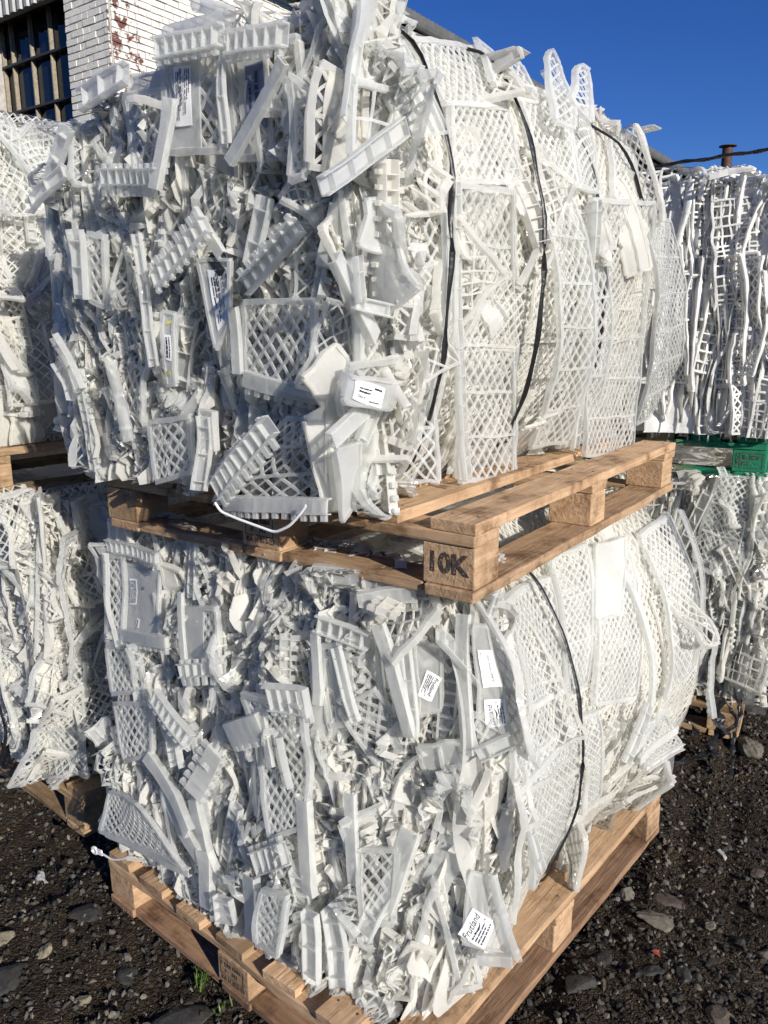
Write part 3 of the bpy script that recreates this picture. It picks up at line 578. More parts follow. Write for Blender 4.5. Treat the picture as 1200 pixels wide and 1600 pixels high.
class Bale:
    def __init__(s, label, origin, yaw, aR, bL, a1, b1, z0, z1, seed, pm=PLASTIC, square=False):
        s.rng = np.random.RandomState(seed); s.aR, s.bL, s.a1, s.b1, s.z0, s.z1, s.pm, s.square = aR, bL, a1, b1, z0, z1, pm, square; s.drop = 0; s.d0 = .5; s.tilt = .28
        s.root = empty('plastic_bale', (origin[0], origin[1], z0), -yaw); tag(s.root, label, 'bale', 'strapped bales of crushed white plastic crates')
        s.stuff = MB(); s.shift = (0, 0, -z0)
    def put(s, mb, name, mats=None, parent=None, smooth=False):
        o = mb.build(name, mats or s.pm, parent or s.root, smooth or 'angle', origin=np.concatenate(mb.v).mean(0) if parent is None else None)
        if parent is None: o.location.z -= s.z0
        return o
    # ---- the compressed body behind the visible pieces
    def core(s, din=.046, dleft=.05):
        r = s.rng; ny, nz = 46, 40
        b = np.linspace(s.bL(.4, s.z1)+dleft, s.b1, ny); z = np.linspace(s.z0+.01, s.z1-.04, nz)
        B, Z = np.meshgrid(b, z); nf = noise3(r, .16, .012)
        def grid(X, Y, Z_):
            P = np.stack([X.ravel(), Y.ravel(), Z_.ravel()], 1); P = P + nf(P*np.array([1, 1, .45])); P[:, 2] = np.minimum(P[:, 2], s.z1-s.drop*np.maximum(0, -P[:, 0]-s.d0)-.04)
            m, n = X.shape; i = np.arange(m-1)[:, None]*n + np.arange(n-1)[None]
            s.stuff.add(P, np.stack([i, i+1, i+n+1, i+n], -1).reshape(-1, 4))
        grid(-(s.aR(B, Z)+din), B, Z)
        a = np.linspace(.02, s.a1, 60); A, Z = np.meshgrid(a, z)
        A2 = np.maximum(A, s.aR(s.bL(A, Z)+dleft, Z)+din*.6)
        grid(-A2, s.bL(A2, Z)+dleft+.018*np.sin(A*150+3*np.sin(Z*9)), Z)
        grid(-A2, 0*A+s.b1, Z); 
        A, B = np.meshgrid(np.linspace(.05, s.a1, 40), np.linspace(s.bL(.4, s.z1)+.05, s.b1, 40))
        
        for zc in (s.z1-.05, s.z0+.02):
            Bc = np.maximum(B, s.bL(A, zc)+dleft); grid(-np.maximum(A, s.aR(Bc, zc)+din+.01), Bc, 0*A+zc)
        B, Z = np.meshgrid(b, z); grid(0*B-s.a1, B, Z)
    # ---- panel edges standing in the left face
    def edges(s, step=.027, depth=.13, jit=.03):
        r = s.rng; a = .03
        while a < s.a1:
            z_lo = s.z0 - .005; zz = z_lo
            nf = noise3(r, .25, .012); nj = noise3(r, .10, jit*.55)
            while zz < s.z1-.05:
                L = min(r.uniform(.12, .42), s.z1-zz)
                V, F = sheet(L, depth, max(3, int(L/.02)), 5, .0026)
                zc = zz+L/2; fr = r.uniform(.0, .03); tilt = r.uniform(-.25, .25); c0, a0 = zc, a+r.uniform(-.012, .012)
                def W(P):
                    z = c0 + P[:, 0]; d = P[:, 1]+depth/2
                    Q = np.stack([-(a0 + P[:, 2] + tilt*P[:, 1]*.6), 0*z, z], 1); Q = Q + nf(Q*np.array([1, 1, .6]))
                    aa = np.maximum(-Q[:, 0], s.aR(s.bL(-Q[:, 0], z)+.02, z)+.012); Q[:, 0] = -aa
                    Q[:, 2] = np.minimum(Q[:, 2], s.z1-s.drop*np.maximum(0, aa-s.d0)-.02)
                    Q[:, 1] = s.bL(aa, z) + fr + d + nj(Q)[:, 1]*np.clip(1-d/depth, 0, 1)
                    return Q
                s.stuff.add(W(V), F)
                zz += L*r.uniform(.75, 1.0)
            a += step*r.uniform(.6, 1.5)
    # ---- layers of lattice lying flat behind the right face
    def layers(s, n=3, c=.026, bmin=None, gap=.010):
        r = s.rng; b0 = s.bL(.2, .6)+.03 if bmin is None else bmin
        for k in range(n):
            b = b0 + r.uniform(-.1, 0)
            while b < s.b1:
                wd = r.uniform(.18, .40); z = s.z0 + r.uniform(-.1, .02)
                while z < s.z1-.03:
                    h = r.uniform(.3, .5); th = r.uniform(-.1, .1) + (math.pi/2 if r.rand() < .2 else 0)
                    cr = crumple(r, wd, h, 0, 0, .002, .13)
                    V, F = lat_panel(wd, h, c*r.uniform(.8, 1.2), int(r.choice([0, 0, 0, 4])), .005, .006, s.square, .0034)
                    cb, cz = b+wd/2, z+h/2; of = -.016-gap*k + r.uniform(-.005, .005)
                    P = cr(V); ca, sa = math.cos(th), math.sin(th)
                    Y = cb + ca*P[:, 0]-sa*P[:, 1]; Z = np.clip(cz + sa*P[:, 0]+ca*P[:, 1], s.z0-.01, s.z1+.02)
                    Y = np.clip(Y, b0-.03, s.b1+.01)
                    s.stuff.add(np.stack([-s.aR(Y, Z)+of+P[:, 2], Y, Z], 1), F)
                    z += h*r.uniform(.85, 1.05)
                b += wd*r.uniform(.8, 1.0)
    def basis(s, a, z):
        m = -(s.bL(a+.02, z)-s.bL(a-.02, z))/.04
        e1 = np.array([1, m, 0.])/math.sqrt(1+m*m); e2 = np.array([0, 0, 1.])
        return np.stack([e1, e2, np.cross(e1, e2)], 1)
    def rot(s, yaw, pitch, roll):
        cy, sy, cx, sx, cz, sz = math.cos(yaw), math.sin(yaw), math.cos(pitch), math.sin(pitch), math.cos(roll), math.sin(roll)
        return np.array([[cy,0,sy],[0,1,0],[-sy,0,cy]]) @ np.array([[1,0,0],[0,cx,-sx],[0,sx,cx]]) @ np.array([[cz,-sz,0],[sz,cz,0],[0,0,1]])
    def piece(s, big=1.0, kinds=(.20, .12, .34, .04, .30)):
        """one crushed piece in its own plane: lattice, plate, rail or shard"""
        r = s.rng; k = r.choice(len(kinds), p=kinds)
        if k == 0:
            w, h = r.uniform(.07, .15)*big, r.uniform(.13, .30)*big
            V, F = lat_panel(w, h, r.uniform(.024, .034), int(r.choice([0, 0, 2, 3])), r.uniform(.006, .012), .012, s.square or r.rand() < .08, r.uniform(.003, .0052), plate=.5 if r.rand() < .25 else 0)
            V = crumple(r, w, h, r.randint(1, 4), .8, .0028, .12)(V); nm = 'crate_panel'
        elif k == 1:
            w, h = r.uniform(.04, .10)*big, r.uniform(.12, .26)*big
            V, F = plate_panel(w, h, int(r.choice([0, 1, 2])), rim=r.rand() < .7)
            V = (crumple(r, w, h, r.randint(1, 3), .6, .002, .07) if r.rand() < .5 else accordion(r, r.uniform(.4, .8), r.uniform(.03, .06), .002))(V); nm = 'crate_plate'
        elif k == 4:
            w, h = r.uniform(.16, .34)*big, r.uniform(.14, .32)*big
            V, F = lat_panel(w, h, r.uniform(.024, .032), int(r.choice([0, 2, 3, 4])), r.uniform(.008, .013), .012, s.square or r.rand() < .06, r.uniform(.0034, .005))
            V = accordion(r, r.uniform(.35, .65), r.uniform(.045, .10), .003)(V); nm = 'crushed_crate_panel'
        elif k == 2:
            L, w = r.uniform(.10, .36)*big, r.uniform(.014, .040)
            V, F = rail_piece(L, w, int(r.choice([0, 0, 1, 1, 2])), r.rand() < .12); V = V[:, [1, 0, 2]]*np.array([-1, 1, 1])
            V = crumple(r, w, L, r.randint(0, 3), .35, .0010, .2)(V); nm = 'crate_rail'
        else:
            w, h = r.uniform(.02, .05), r.uniform(.03, .09)
            V, F = plate_panel(w, h, 0, rim=False); V = crumple(r, w, h, 2, 1.2, .004, .03)(V); nm = 'crate_shard'
        return V, F, nm
    def left_piece(s, V, a, z, d, edge=None):
        r = s.rng
        if edge is None: edge = r.rand() < .38
        yaw = r.choice([-1, 1])*r.uniform(.8, 1.5) if edge else r.normal()*.45
        Bm = s.basis(a, z); R = Bm @ s.rot(yaw, r.normal()*.12, r.normal()*s.tilt + (math.pi/2 if r.rand() < .08 else 0))
        P = V @ R.T; o = P @ Bm[:, 2]; P = P - Bm[:, 2]*np.percentile(o, 96)      # outermost edge at the face
        P = P + np.array([-a, s.bL(a, z), z]) + Bm[:, 2]*d
        lo = s.z0+.004
        P[:, 2] = np.where(P[:, 2] < lo, lo + (P[:, 2]-lo)*.12, P[:, 2])
        top = s.z1 - s.drop*max(0, a-s.d0) + .015
        P[:, 2] = np.where(P[:, 2] > top, top + (P[:, 2]-top)*.2, P[:, 2])
        return P
    def fill_left(s, named, stuff, a_lo=.04, zlo=None, big=1.0, kinds=(.20, .12, .34, .04, .30), a_hi=None, top_boost=0):
        r = s.rng; zlo = s.z0+.03 if zlo is None else zlo; cnt = {}
        a_hi = a_hi or s.a1
        n = named+stuff; nz = int(math.sqrt(n*(s.z1-zlo)/(a_hi-a_lo))); na = max(1, n//max(1, nz)); cells = [(i, j) for i in range(na) for j in range(nz)]; r.shuffle(cells)
        while len(cells) < n: cells.append((r.randint(na), r.randint(nz)))
        for i in range(n):
            ci, cj = cells[i]
            a = a_lo + (a_hi-a_lo)*(ci+r.rand())/na; z = zlo + (s.z1-zlo-.03)*(cj+r.rand())/nz
            nmd = i < named
            V, F, nm = s.piece(big*(1.15 if nmd else .95), kinds)
            P = s.left_piece(V, a, z, r.uniform(-.008, .026) if nmd else r.uniform(-.035, .012))
            if nmd and cnt.get(nm, 0) < 95:
                cnt[nm] = cnt.get(nm, 0)+1; s.put(MB().add(P, F), nm)
            else: s.stuff.add(P, F)
    def fill_tall(s, a_lo, a_hi, step, tiers):
        r = s.rng; k = 0
        for z0, z1 in tiers:
            a = a_lo + r.uniform(0, step)
            while a < a_hi:
                h = (z1-z0)*r.uniform(.75, 1.1); w = r.uniform(.09, .20); kind = r.rand()
                if kind < .8: V, F = lat_panel(w, h, r.uniform(.024, .034), int(r.choice([0, 3, 5])), .006, .012, r.rand() < .8, .0055); nm = 'crate_panel'
                elif kind < .92:
                    V, F = rail_piece(h, r.uniform(.03, .05), int(r.choice([0, 1, 2])), r.rand() < .3); V = V[:, [1, 0, 2]]*np.array([-1, 1, 1]); nm = 'crate_rail'
                else: V, F = plate_panel(w, h, 2); nm = 'crate_plate'
                t = V[:, 1]/h; V = V.copy(); V[:, 2] += r.normal()*.022*np.cos(t*3.1) + r.normal()*.006*np.sin(t*6); V[:, 0] += r.normal()*.008*np.sin(t*3)
                V = crumple(r, w, h, 1, .3, .0022, .12)(V)
                yaw = r.choice([-1, 1])*r.uniform(.2, 1.05); zc = (z0+z1)/2 + r.normal()*.02; Bm = s.basis(a, zc); R = Bm @ s.rot(yaw, r.normal()*.05, r.normal()*.09)
                P = V @ R.T; o = P @ Bm[:, 2]; P = P - Bm[:, 2]*np.percentile(o, 96) + np.array([-a, s.bL(a, zc), zc]) + Bm[:, 2]*r.uniform(-.03, .03)
                P[:, 2] = np.maximum(P[:, 2], s.z0+.004); k += 1
                if k % 2 and k < 110: s.put(MB().add(P, F), nm)
                else: s.stuff.add(P, F)
                a += step*r.uniform(.6, 1.4)
    def fill_right(s, named, stuff, bmin, bmax=None, zlo=None, zhi=None, kinds=(.45, .2, .25, .1), out=.01):
        r = s.rng; bmax = bmax or s.b1; zlo = s.z0+.02 if zlo is None else zlo; zhi = zhi or s.z1
        for i in range(named+stuff):
            V, F, nm = s.piece(1.1, kinds); b, z = r.uniform(bmin, bmax), r.uniform(zlo, zhi)
            R = s.rot(r.normal()*.25, r.normal()*.15, r.normal()*.3); P = V @ R.T
            Y = b+P[:, 0]; Z = np.clip(z+P[:, 1], s.z0+.003, s.z1+(.04 if b < .08 else -.01))
            Q = np.stack([-s.aR(Y, Z)+P[:, 2]+r.uniform(-.02, out), Y, Z], 1)
            if i < named: s.put(MB().add(Q, F), nm)
            else: s.stuff.add(Q, F)
    def fill_top(s, named, stuff, rim=.25, lift=.0):
        r = s.rng; zt = lambda a: s.z1 - s.drop*max(0, a-s.d0)
        for i in range(named+stuff):
            V, F, nm = s.piece(1.0, (.3, .25, .3, .15)); R = s.rot(r.normal()*.35, r.normal()*.35, r.uniform(0, 6.28))
            e = r.rand()
            if e < .4: a, b = r.uniform(.2, s.a1), s.bL(.4, s.z1)+r.uniform(0, rim)
            elif e < .75: b = r.uniform(0, s.b1); a = s.aR(b, s.z1)+r.uniform(.02, rim)
            else: a, b = r.uniform(.2, s.a1), r.uniform(0, s.b1)
            if lift == 0: b = max(b, s.bL(.4, s.z1)+.09); a = max(a, .16)
            P = V @ R.T
            if lift == 0: P[:, 2] = np.minimum(P[:, 2], .02)
            P = P + np.array([-a, b, zt(a)-.03+lift*r.rand()])
            if lift == 0: P[:, 2] = np.minimum(P[:, 2], s.z1)
            else:
                cap = np.array([zt(x) for x in -P[:, 0]])+np.where(-P[:, 0] > .45, .0, lift); P[:, 2] = np.where(P[:, 2] > cap, cap+(P[:, 2]-cap)*.12, P[:, 2])
            if i < named: s.put(MB().add(P, F), nm)
            else: s.stuff.add(P, F)
    def strap(s, pts, r=.0060, wrap=True, n=60):
        P = to_np(pts); P[:, 0] += .018
        if wrap:
            p0 = P[0]; P = np.concatenate([[[-s.a1*.7, p0[1], s.z1+.0], [p0[0]-.12, p0[1], max(s.z1, p0[2]+.012)]], P])
            p1 = P[-1]; P = np.concatenate([P, [[p1[0]-.10, p1[1], s.z0+.01]]])
        Q = smoothline(P, n); nf = noise3(s.rng, .12, .0012)
        V, F = tube(Q+nf(Q), r*(1+.15*np.sin(np.arange(n)*1.3)), 7, squash=.5)
        b = MB().add(V, F)
        if wrap:   # the tied knot
            kz = Q[int(n*.33)]; t = s.rng.normal(size=(6, 3))*.004
            V, F = tube(smoothline(kz+np.array([.003, 0, 0])+np.cumsum(t, 0)*.6, 14), r*.95, 6); b.add(V, F)
        return s.put(b, 'strap', STRAP)
    def hero(s, h):
        t, f, pts, k = h; r = s.rng
        if t == 'strap': s.strap(pts, wrap=not k.get('nowrap')); return
        if t == 'cord':
            V, F = tube(smoothline(pts, 40), .0028, 7); s.put(MB().add(V, F), 'cord', CORD, smooth=True); return
        if t == 'tie':
            P = to_np(pts); b = MB(); V, F = tube(smoothline(P[1:], 24), .0024, 6); b.add(V, F)
            d = P[1]-P[0]; d /= np.linalg.norm(d); a = np.linspace(0, 6.28, 13); c = P[0]+d*.006; u = np.cross(d, [0, 1, 0])
            V, F = tube(np.stack([c + .012*math.cos(x)*d + .008*math.sin(x)*u for x in a]), .0035, 6); b.add(V, F)
            V, F = bars([c+d*.011], [c+d*.034], u*.007, np.array([0, .0016, 0])); b.add(V, F)
            s.put(b, 'cable_tie', CORD); return
        if t == 'rail':
            p0, p1 = to_np(pts[0]), to_np(pts[1]); L = np.linalg.norm(p1-p0); w = k['w']
            V, F = rail_piece(L, w, k.get('teeth', 0), bool(k.get('tube')))
            if r.rand() < .4 and not k.get('tube'): V = V*np.array([1, 1, -1])
            V = crumple(r, L, w, int(r.choice([1, 2])), .30 if k['face'] == 'L' else .12, .0009, .22)(V)
            x = (p1-p0)/L; n = np.array([0, -1., 0]) if k['face'] == 'L' else np.array([1., 0, 0])
            n = n + r.normal(size=3)*.12; n -= x*(x@n); n /= np.linalg.norm(n); y = np.cross(n, x); c = (p0+p1)/2
            Q = c + V[:, :1]*x + V[:, 1:2]*y + V[:, 2:]*n
            if k['face'] == 'R' and not k.get('flat'):
                o0, o1 = [p[0]+s.aR(p[1], p[2]) for p in (p0, p1)]; tt = V[:, 0]/L+.5; lin = c[0]+V[:, 0]*x[0]
                Yc = c[1]+V[:, 0]*x[1]; Zc = c[2]+V[:, 0]*x[2]
                Q[:, 0] += (-s.aR(Yc, Zc) + o0+(o1-o0)*tt) - lin
            s.put(MB().add(Q, F), 'crate_rail'); return
        q = to_np(pts); w, hh = qsize(q); right = not k.get('flat') and abs(np.cross(q[1]-q[0], q[3]-q[0])[0]) > abs(np.cross(q[1]-q[0], q[3]-q[0])[1])
        if t == 'lat':
            V, F = lat_panel(w, hh, k.get('c', .028), k.get('bars', 0), .011, .013, k.get('square', 0), .0048, k.get('plate', 0)); cr = crumple(r, w, hh, 0 if right or k.get('lab') or k.get('flat') else 2, .22, .0018, .16)
        else:
            V, F = plate_panel(w, hh, k.get('ribs', 0)); cr = crumple(r, w, hh, 1 if not k.get('lab') else 0, .4, .002, .14)
            if k.get('curl'):
                c0 = cr; cr = lambda P: c0(np.stack([P[:, 0], P[:, 1], P[:, 2]+.035*(P[:, 0]/w)**2*4*.5], 1))
        W = quad_warp(q, s.aR if right else None, cr, w, hh)
        o = s.put(MB().add(W(V), F), 'crate_panel' if t == 'lat' else 'crate_plate')
        lb = k.get('lab')
        if lb:
            z = .0075 if t == 'lat' else .0032; sh = Vector((0, 0, -s.z0)) - o.location; H = math.pi/2
            sh = (-Vector(o.location)) + Vector((0, 0, -s.z0))
            def lab(cx, cy, lw, lh, ang, items, **kw): label_mesh(o, W, cx*w, cy*hh, lw, lh, ang, items, z, r, sh, **kw)
            if lb == 'A': lab(-.12, .03, .10, .050, -H, PT)
            elif lb == 'B': lab(-.12, .05, .105, .045, H, [('d', -.4, -.1, .8, .2), ('d', -.4, .25, .6, .12)], paper=BLUEINK)
            elif lb == 'C': lab(.1, .15, .03, .014, 1.4, [('d', -.4, 0, .8, .3)]); lab(-.15, -.12, .045, .035, .3, [('d', -.4, q_, .8, .06) for q_ in (-.3, -.1, .1, .3)]); lab(0, -.33, .05, .04, .2, [], paper=BLUEINK)
            elif lb == 'D': lab(.12, .0, .105, .055, -H, PT); lab(.1, .42, .045, .02, -.8, [('d', -.4, 0, .8, .3)], paper=INK)
            elif lb == 'E': lab(.1, -.02, .072, .036, -.15, [('t', 'Class II', -.18, -.2, .2), ('d', -.3, .05, .4, .09), ('d', -.3, .2, .45, .06), ('d', .1, -.32, .3, .07), ('d', .2, .3, .22, .1)])
            elif lb == 'F': lab(-.12, .12, .06, .033, H, [('d', -.45, q_, .88, .045) for q_ in np.linspace(-.4, .4, 8)]); lab(.0, -.3, .024, .012, 1.2, [('d', -.4, 0, .8, .3)])
            elif lb == 'G': lab(0, -.1, .055, .034, -2.0, FR)
            elif lb == 'H': lab(.1, .12, .075, .036, H+3.14, GG); lab(.12, -.28, .055, .034, H, FR)
            elif lb == 'I': lab(-.18, -.24, .062, .046, 1.2, FR); pass
            elif lb == 'J': lab(.1, .36, .012, .006, .5, [], paper=YELLOW); lab(-.1, -.34, .013, .007, .2, [], paper=YELLOW); lab(0, 0, .05, .015, H, [('d', -.4, .1, .8, .3), ('d', -.4, -.3, .8, .2)])
    def finish(s):
        o = s.put(s.stuff, 'crushed_plastic', PLASTIC_IN if s.pm is PLASTIC else s.pm); o['kind'] = 'stuff'
CORD = plain('white_cord', (.78, .78, .77), .4)

# frames on the ground: origin, yaw (local x = outward right, local y = along the right side)
def at(fr, a, b): 
    (x, y), yaw = fr
    return (x - a*math.cos(yaw) + b*math.sin(yaw), y + a*math.sin(yaw) + b*math.cos(yaw))
FU = ((.1562, 1.3150), .6137); FL = ((.0422, 1.1852), .6985)
FLL = (at(FL, 1.317, .094), .6985); FLU = (at(FL, 1.53, .0), .6985); FR_ = ((1.30, 2.66), .50)

# ------------------------------------------------------------------ pallets
def board(name, parent, c, L, w, th, along, m, rng, nails=(), rough=1.0):
    """a sawn board, grain along its own x; along: 'x' or 'y' of the pallet"""
    n = max(2, int(L/.07)); s = np.linspace(-L/2, L/2, n+1)
    P = np.stack([s, 0*s, 0*s], 1); V, F = bars(P[:-1], P[1:], (0, w/2, 0), (0, 0, th/2), caps=False)
    # weld to one continuous body
    V = np.concatenate([V.reshape(n, 8, 3)[:, :4], V.reshape(n, 8, 3)[-1:, 4:]], 0).reshape(-1, 3)
    i = np.arange(n)[:, None, None]*4; F = (np.array([[0,1,5,4],[1,2,6,5],[2,3,7,6],[3,0,4,7]])[None]+i).reshape(-1, 4)
    F = np.concatenate([F, [[3,2,1,0]], [[4*n, 4*n+1, 4*n+2, 4*n+3]]])
    nf = noise3(rng, .25, .0012); d = nf(V*np.array([1, 6, 6]) + rng.uniform(-5, 5, 3)); d[:, 2] *= .35; V = V + d*rough
    mb = MB().add(V, F)
    for x, y in nails:
        a = np.linspace(0, 2*np.pi, 8, endpoint=False); R = .0035
        V2 = np.concatenate([np.stack([x+R*np.cos(a), y+R*np.sin(a), 0*a+th/2-.002], 1), np.stack([x+R*np.cos(a), y+R*np.sin(a), 0*a+th/2+.0012], 1)])
        j = np.arange(8); mb.add(V2, np.stack([j, (j+1) % 8, (j+1) % 8+8, j+8], 1), np.array([np.arange(8, 16)]), slot=1)
    o = mb.build(name, [m, NAIL], parent); o.location = c
    if along == 'y': o.rotation_euler = (0, 0, math.pi/2)
    bv = o.modifiers.new('b', 'BEVEL'); bv.width = .0028; bv.segments = 2; bv.limit_method = 'ANGLE'; bv.angle_limit = .7
    return o
NAIL = plain('nail_steel', (.12, .10, .09), .5, metal=.7)
def pallet(label, fr, z, seed, m, W=1.02, D=1.216, stamps=None, stamp_mat=None, low=None):
    rng = np.random.RandomState(seed); (x, y), yaw = fr
    root = empty('wooden_pallet', (x, y, z), -yaw); tag(root, label, 'pallet', 'wooden pallets under the bales')
    j = lambda k=.002: rng.uniform(-k, k)
    bw = .095; bx = [-.055, -W/2, -W+.055]; by = [.05, D/2, D-.05]
    # base boards round the foot, one more down the middle
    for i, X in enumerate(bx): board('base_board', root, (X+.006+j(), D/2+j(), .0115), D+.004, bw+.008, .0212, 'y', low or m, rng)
    for i, Y in enumerate((by[0], by[2])):
        for X in ((bx[0]+bx[1])/2, (bx[1]+bx[2])/2):
            board('base_board', root, (X, Y+j(), .0115), abs(bx[1]-bx[0])-bw-.016, bw, .0205, 'x', low or m, rng)
    for iy, Y in enumerate(by):
        for ix, X in enumerate(bx):
            bl_ = .092+j(.004); o = board('block', root, (X+j(), Y+j(.003), .061), bl_, .108+j(.004), .0772, 'y', m, rng, rough=.25)
            key = (ix, iy)
            if stamps and key in stamps:
                mb = MB()
                for it in stamps[key]:
                    if it[0] == 't': V, Fs = text_geo(it[1], it[4], 0, it[5] if len(it) > 5 else .0004)
                    else: V, f = dash(0, 0, it[4], it[5]); Fs = [f]
                    V = V.copy(); V[:, 0] += it[2]; V[:, 1] += it[3]
                    # stamped on the end that faces the front (pallet -y): block's own x runs along pallet y
                    mb.add(np.stack([0*V[:, 0]-bl_/2-.0009, -V[:, 0], V[:, 1]], 1), *Fs)
                mb.build('stamp', stamp_mat or STAMP, o)
        board('stringer_board', root, (-W/2+j(), Y+j(), .111), W, .095, .0215, 'x', m, rng)
    n = 7
    for i in range(n):
        X = -.047 - (W-.094)*i/(n-1) + (j(.012) if 0 < i < n-1 else 0); L = D+j(.006)
        nl = [(by_-D/2, dx) for by_ in by for dx in (-.025, .028)]
        board('deck_board', root, (X, D/2+j(.006), .1335), L, .094+j(.004), .0215, 'y', m, rng, nails=nl)
    return root
STAMP, _t, _b = mat('stamp_ink'); _tc = node(_t, 'ShaderNodeTexCoord'); _n = node(_t, 'ShaderNodeTexNoise', Scale=260.0, Detail=3.0); _t.links.new(_tc.outputs['Object'], _n.inputs[0])
_r = ramp(_t, _n.outputs[0], [(.56, (.04, .03, .026)), (.68, (.30, .18, .11))]); _t.links.new(_r.outputs[0], _b.inputs['Base Color']); _b.inputs['Roughness'].default_value = .9
K10 = [('t', '10K', -.002, .002, .052, .0016)]
IPPC = [('t', 'KA H 013-23', .0, -.022, .015, .0006), ('d', '', -.004, -.012, .08, .002), ('d', '', .036, .008, .002, .038), ('d', '', -.042, .008, .002, .038),
        ('t', 'I', -.036, .017, .014, .0008), ('t', 'E', -.024, .016, .016, .0008), ('t', 'HT', .008, .001, .015, .0008), ('d', '', -.012, .018, .014, .010), ('d', '', .014, .020, .028, .010), ('t', 'F', -.024, -.002, .014, .0008), ('d', '', -.004, .029, .07, .002)]
ILS = [('t', 'IL-18.5', .004, .012, .019, .0006), ('t', 'HT', -.012, -.010, .019, .0006), ('d', '', .0, .026, .082, .002), ('d', '', .0, -.025, .082, .002), ('d', '', .041, 0, .002, .052), ('d', '', -.041, 0, .002, .052), ('d', '', -.03, 0, .002, .052), ('t', 'I', -.036, .01, .014, .0004), ('t', 'P', -.036, -.008, .014, .0004)]
# ------------------------------------------------------------------ ground
GD = []
def ground_mat():
    m, t, b = mat('wet_gravel_ground'); tc = node(t, 'ShaderNodeTexCoord')
    v = node(t, 'ShaderNodeTexVoronoi', Scale=190.0); t.links.new(tc.outputs['Object'], v.inputs[0])
    v2 = node(t, 'ShaderNodeTexVoronoi', Scale=85.0); t.links.new(tc.outputs['Object'], v2.inputs[0])
    n = node(t, 'ShaderNodeTexNoise', Scale=3.0, Detail=8.0, Roughness=.7); t.links.new(tc.outputs['Object'], n.inputs[0])
    r = ramp(t, n.outputs[0], [(.3, (.016, .011, .0065)), (.55, (.036, .0265, .0175)), (.75, (.064, .050, .035))])
    r2 = ramp(t, v.outputs['Color'], [(.1, (.45, .45, .45)), (.8, (1.2, 1.15, 1.05)), (1, (2.6, 2.5, 2.3))])
    c = mix(t, 1.0, r.outputs[0], r2.outputs[0], 'MULTIPLY'); t.links.new(c, b.inputs['Base Color'])
    b.inputs['Roughness'].default_value = .8; b.inputs['Specular IOR Level'].default_value = .2
    s = node(t, 'ShaderNodeMath', operation='ADD'); t.links.new(v.outputs['Distance'], s.inputs[0]); t.links.new(v2.outputs['Distance'], s.inputs[1])
    iv = node(t, 'ShaderNodeMath', operation='MULTIPLY'); iv.inputs[1].default_value = -1; t.links.new(s.outputs[0], iv.inputs[0])
    bump(t, iv.outputs[0], 1.0, .007, b); return m
def axis(lo, hi, step, far):
    a = np.arange(lo, hi, step); g = []; d = step; x = hi
    while x < far: d *= 1.35; x += d; g.append(x)
    l = []; d = step; x = lo
    while x > -far: d *= 1.35; x -= d; l.append(x)
    return np.array(l[::-1] + list(a) + g)
grng = np.random.RandomState(5)
gx = axis(-2.0, 2.2, .02, 300); gy = axis(.9, 3.6, .02, 300)
X, Y = np.meshgrid(gx, gy); P = np.stack([X.ravel(), Y.ravel(), 0*X.ravel()], 1)
gn1 = noise3(grng, .9, .010, 9); gn2 = noise3(grng, .16, .006, 9); gn3 = noise3(grng, .06, .004, 9)
def gz(P):
    P = np.asarray(P, float).copy(); P[:, 2] = 0
    h = gn1(P)[:, 2] + gn2(P)[:, 2] + gn3(P)[:, 2]
    return np.clip(h-.012, -.05, -.001)
near = (abs(P[:, 0]) < 6) & (P[:, 1] > -3) & (P[:, 1] < 8)
P[:, 2] = np.where(near, gz(P), -.012)
nX = len(gx); i = np.arange(len(gy)-1)[:, None]*nX + np.arange(nX-1)[None]
g = MB().add(P, np.stack([i, i+1, i+nX+1, i+nX], -1).reshape(-1, 4)).build('ground', ground_mat(), smooth=True); g['kind'] = 'structure'

def ico(sub):
    import bmesh
    bm = bmesh.new(); bmesh.ops.create_icosphere(bm, subdivisions=sub, radius=1)
    V = np.array([v.co[:] for v in bm.verts]); F = np.array([[v.index for v in f.verts] for f in bm.faces]); bm.free(); return V, F
def stone_mat(name, attr):
    m, t, b = mat(name); tc = node(t, 'ShaderNodeTexCoord'); n = node(t, 'ShaderNodeTexNoise', Scale=60.0, Detail=6.0, Roughness=.7); t.links.new(tc.outputs['Object'], n.inputs[0])
    r = ramp(t, n.outputs[0], [(.3, (.6, .6, .6)), (.7, (1.35, 1.35, 1.3))])
    if attr:
        a = node(t, 'ShaderNodeAttribute', attribute_name='tint'); c = mix(t, 1.0, a.outputs['Color'], r.outputs[0], 'MULTIPLY')
    else:
        oi = node(t, 'ShaderNodeObjectInfo'); c = mix(t, 1.0, oi.outputs['Color'], r.outputs[0], 'MULTIPLY')
    t.links.new(c, b.inputs['Base Color']); b.inputs['Roughness'].default_value = .72; b.inputs['Specular IOR Level'].default_value = .3; bump(t, n.outputs[0], .7, .004, b); return m
PEB = stone_mat('pebble_stone', True); ROCK = stone_mat('rock_stone', False)
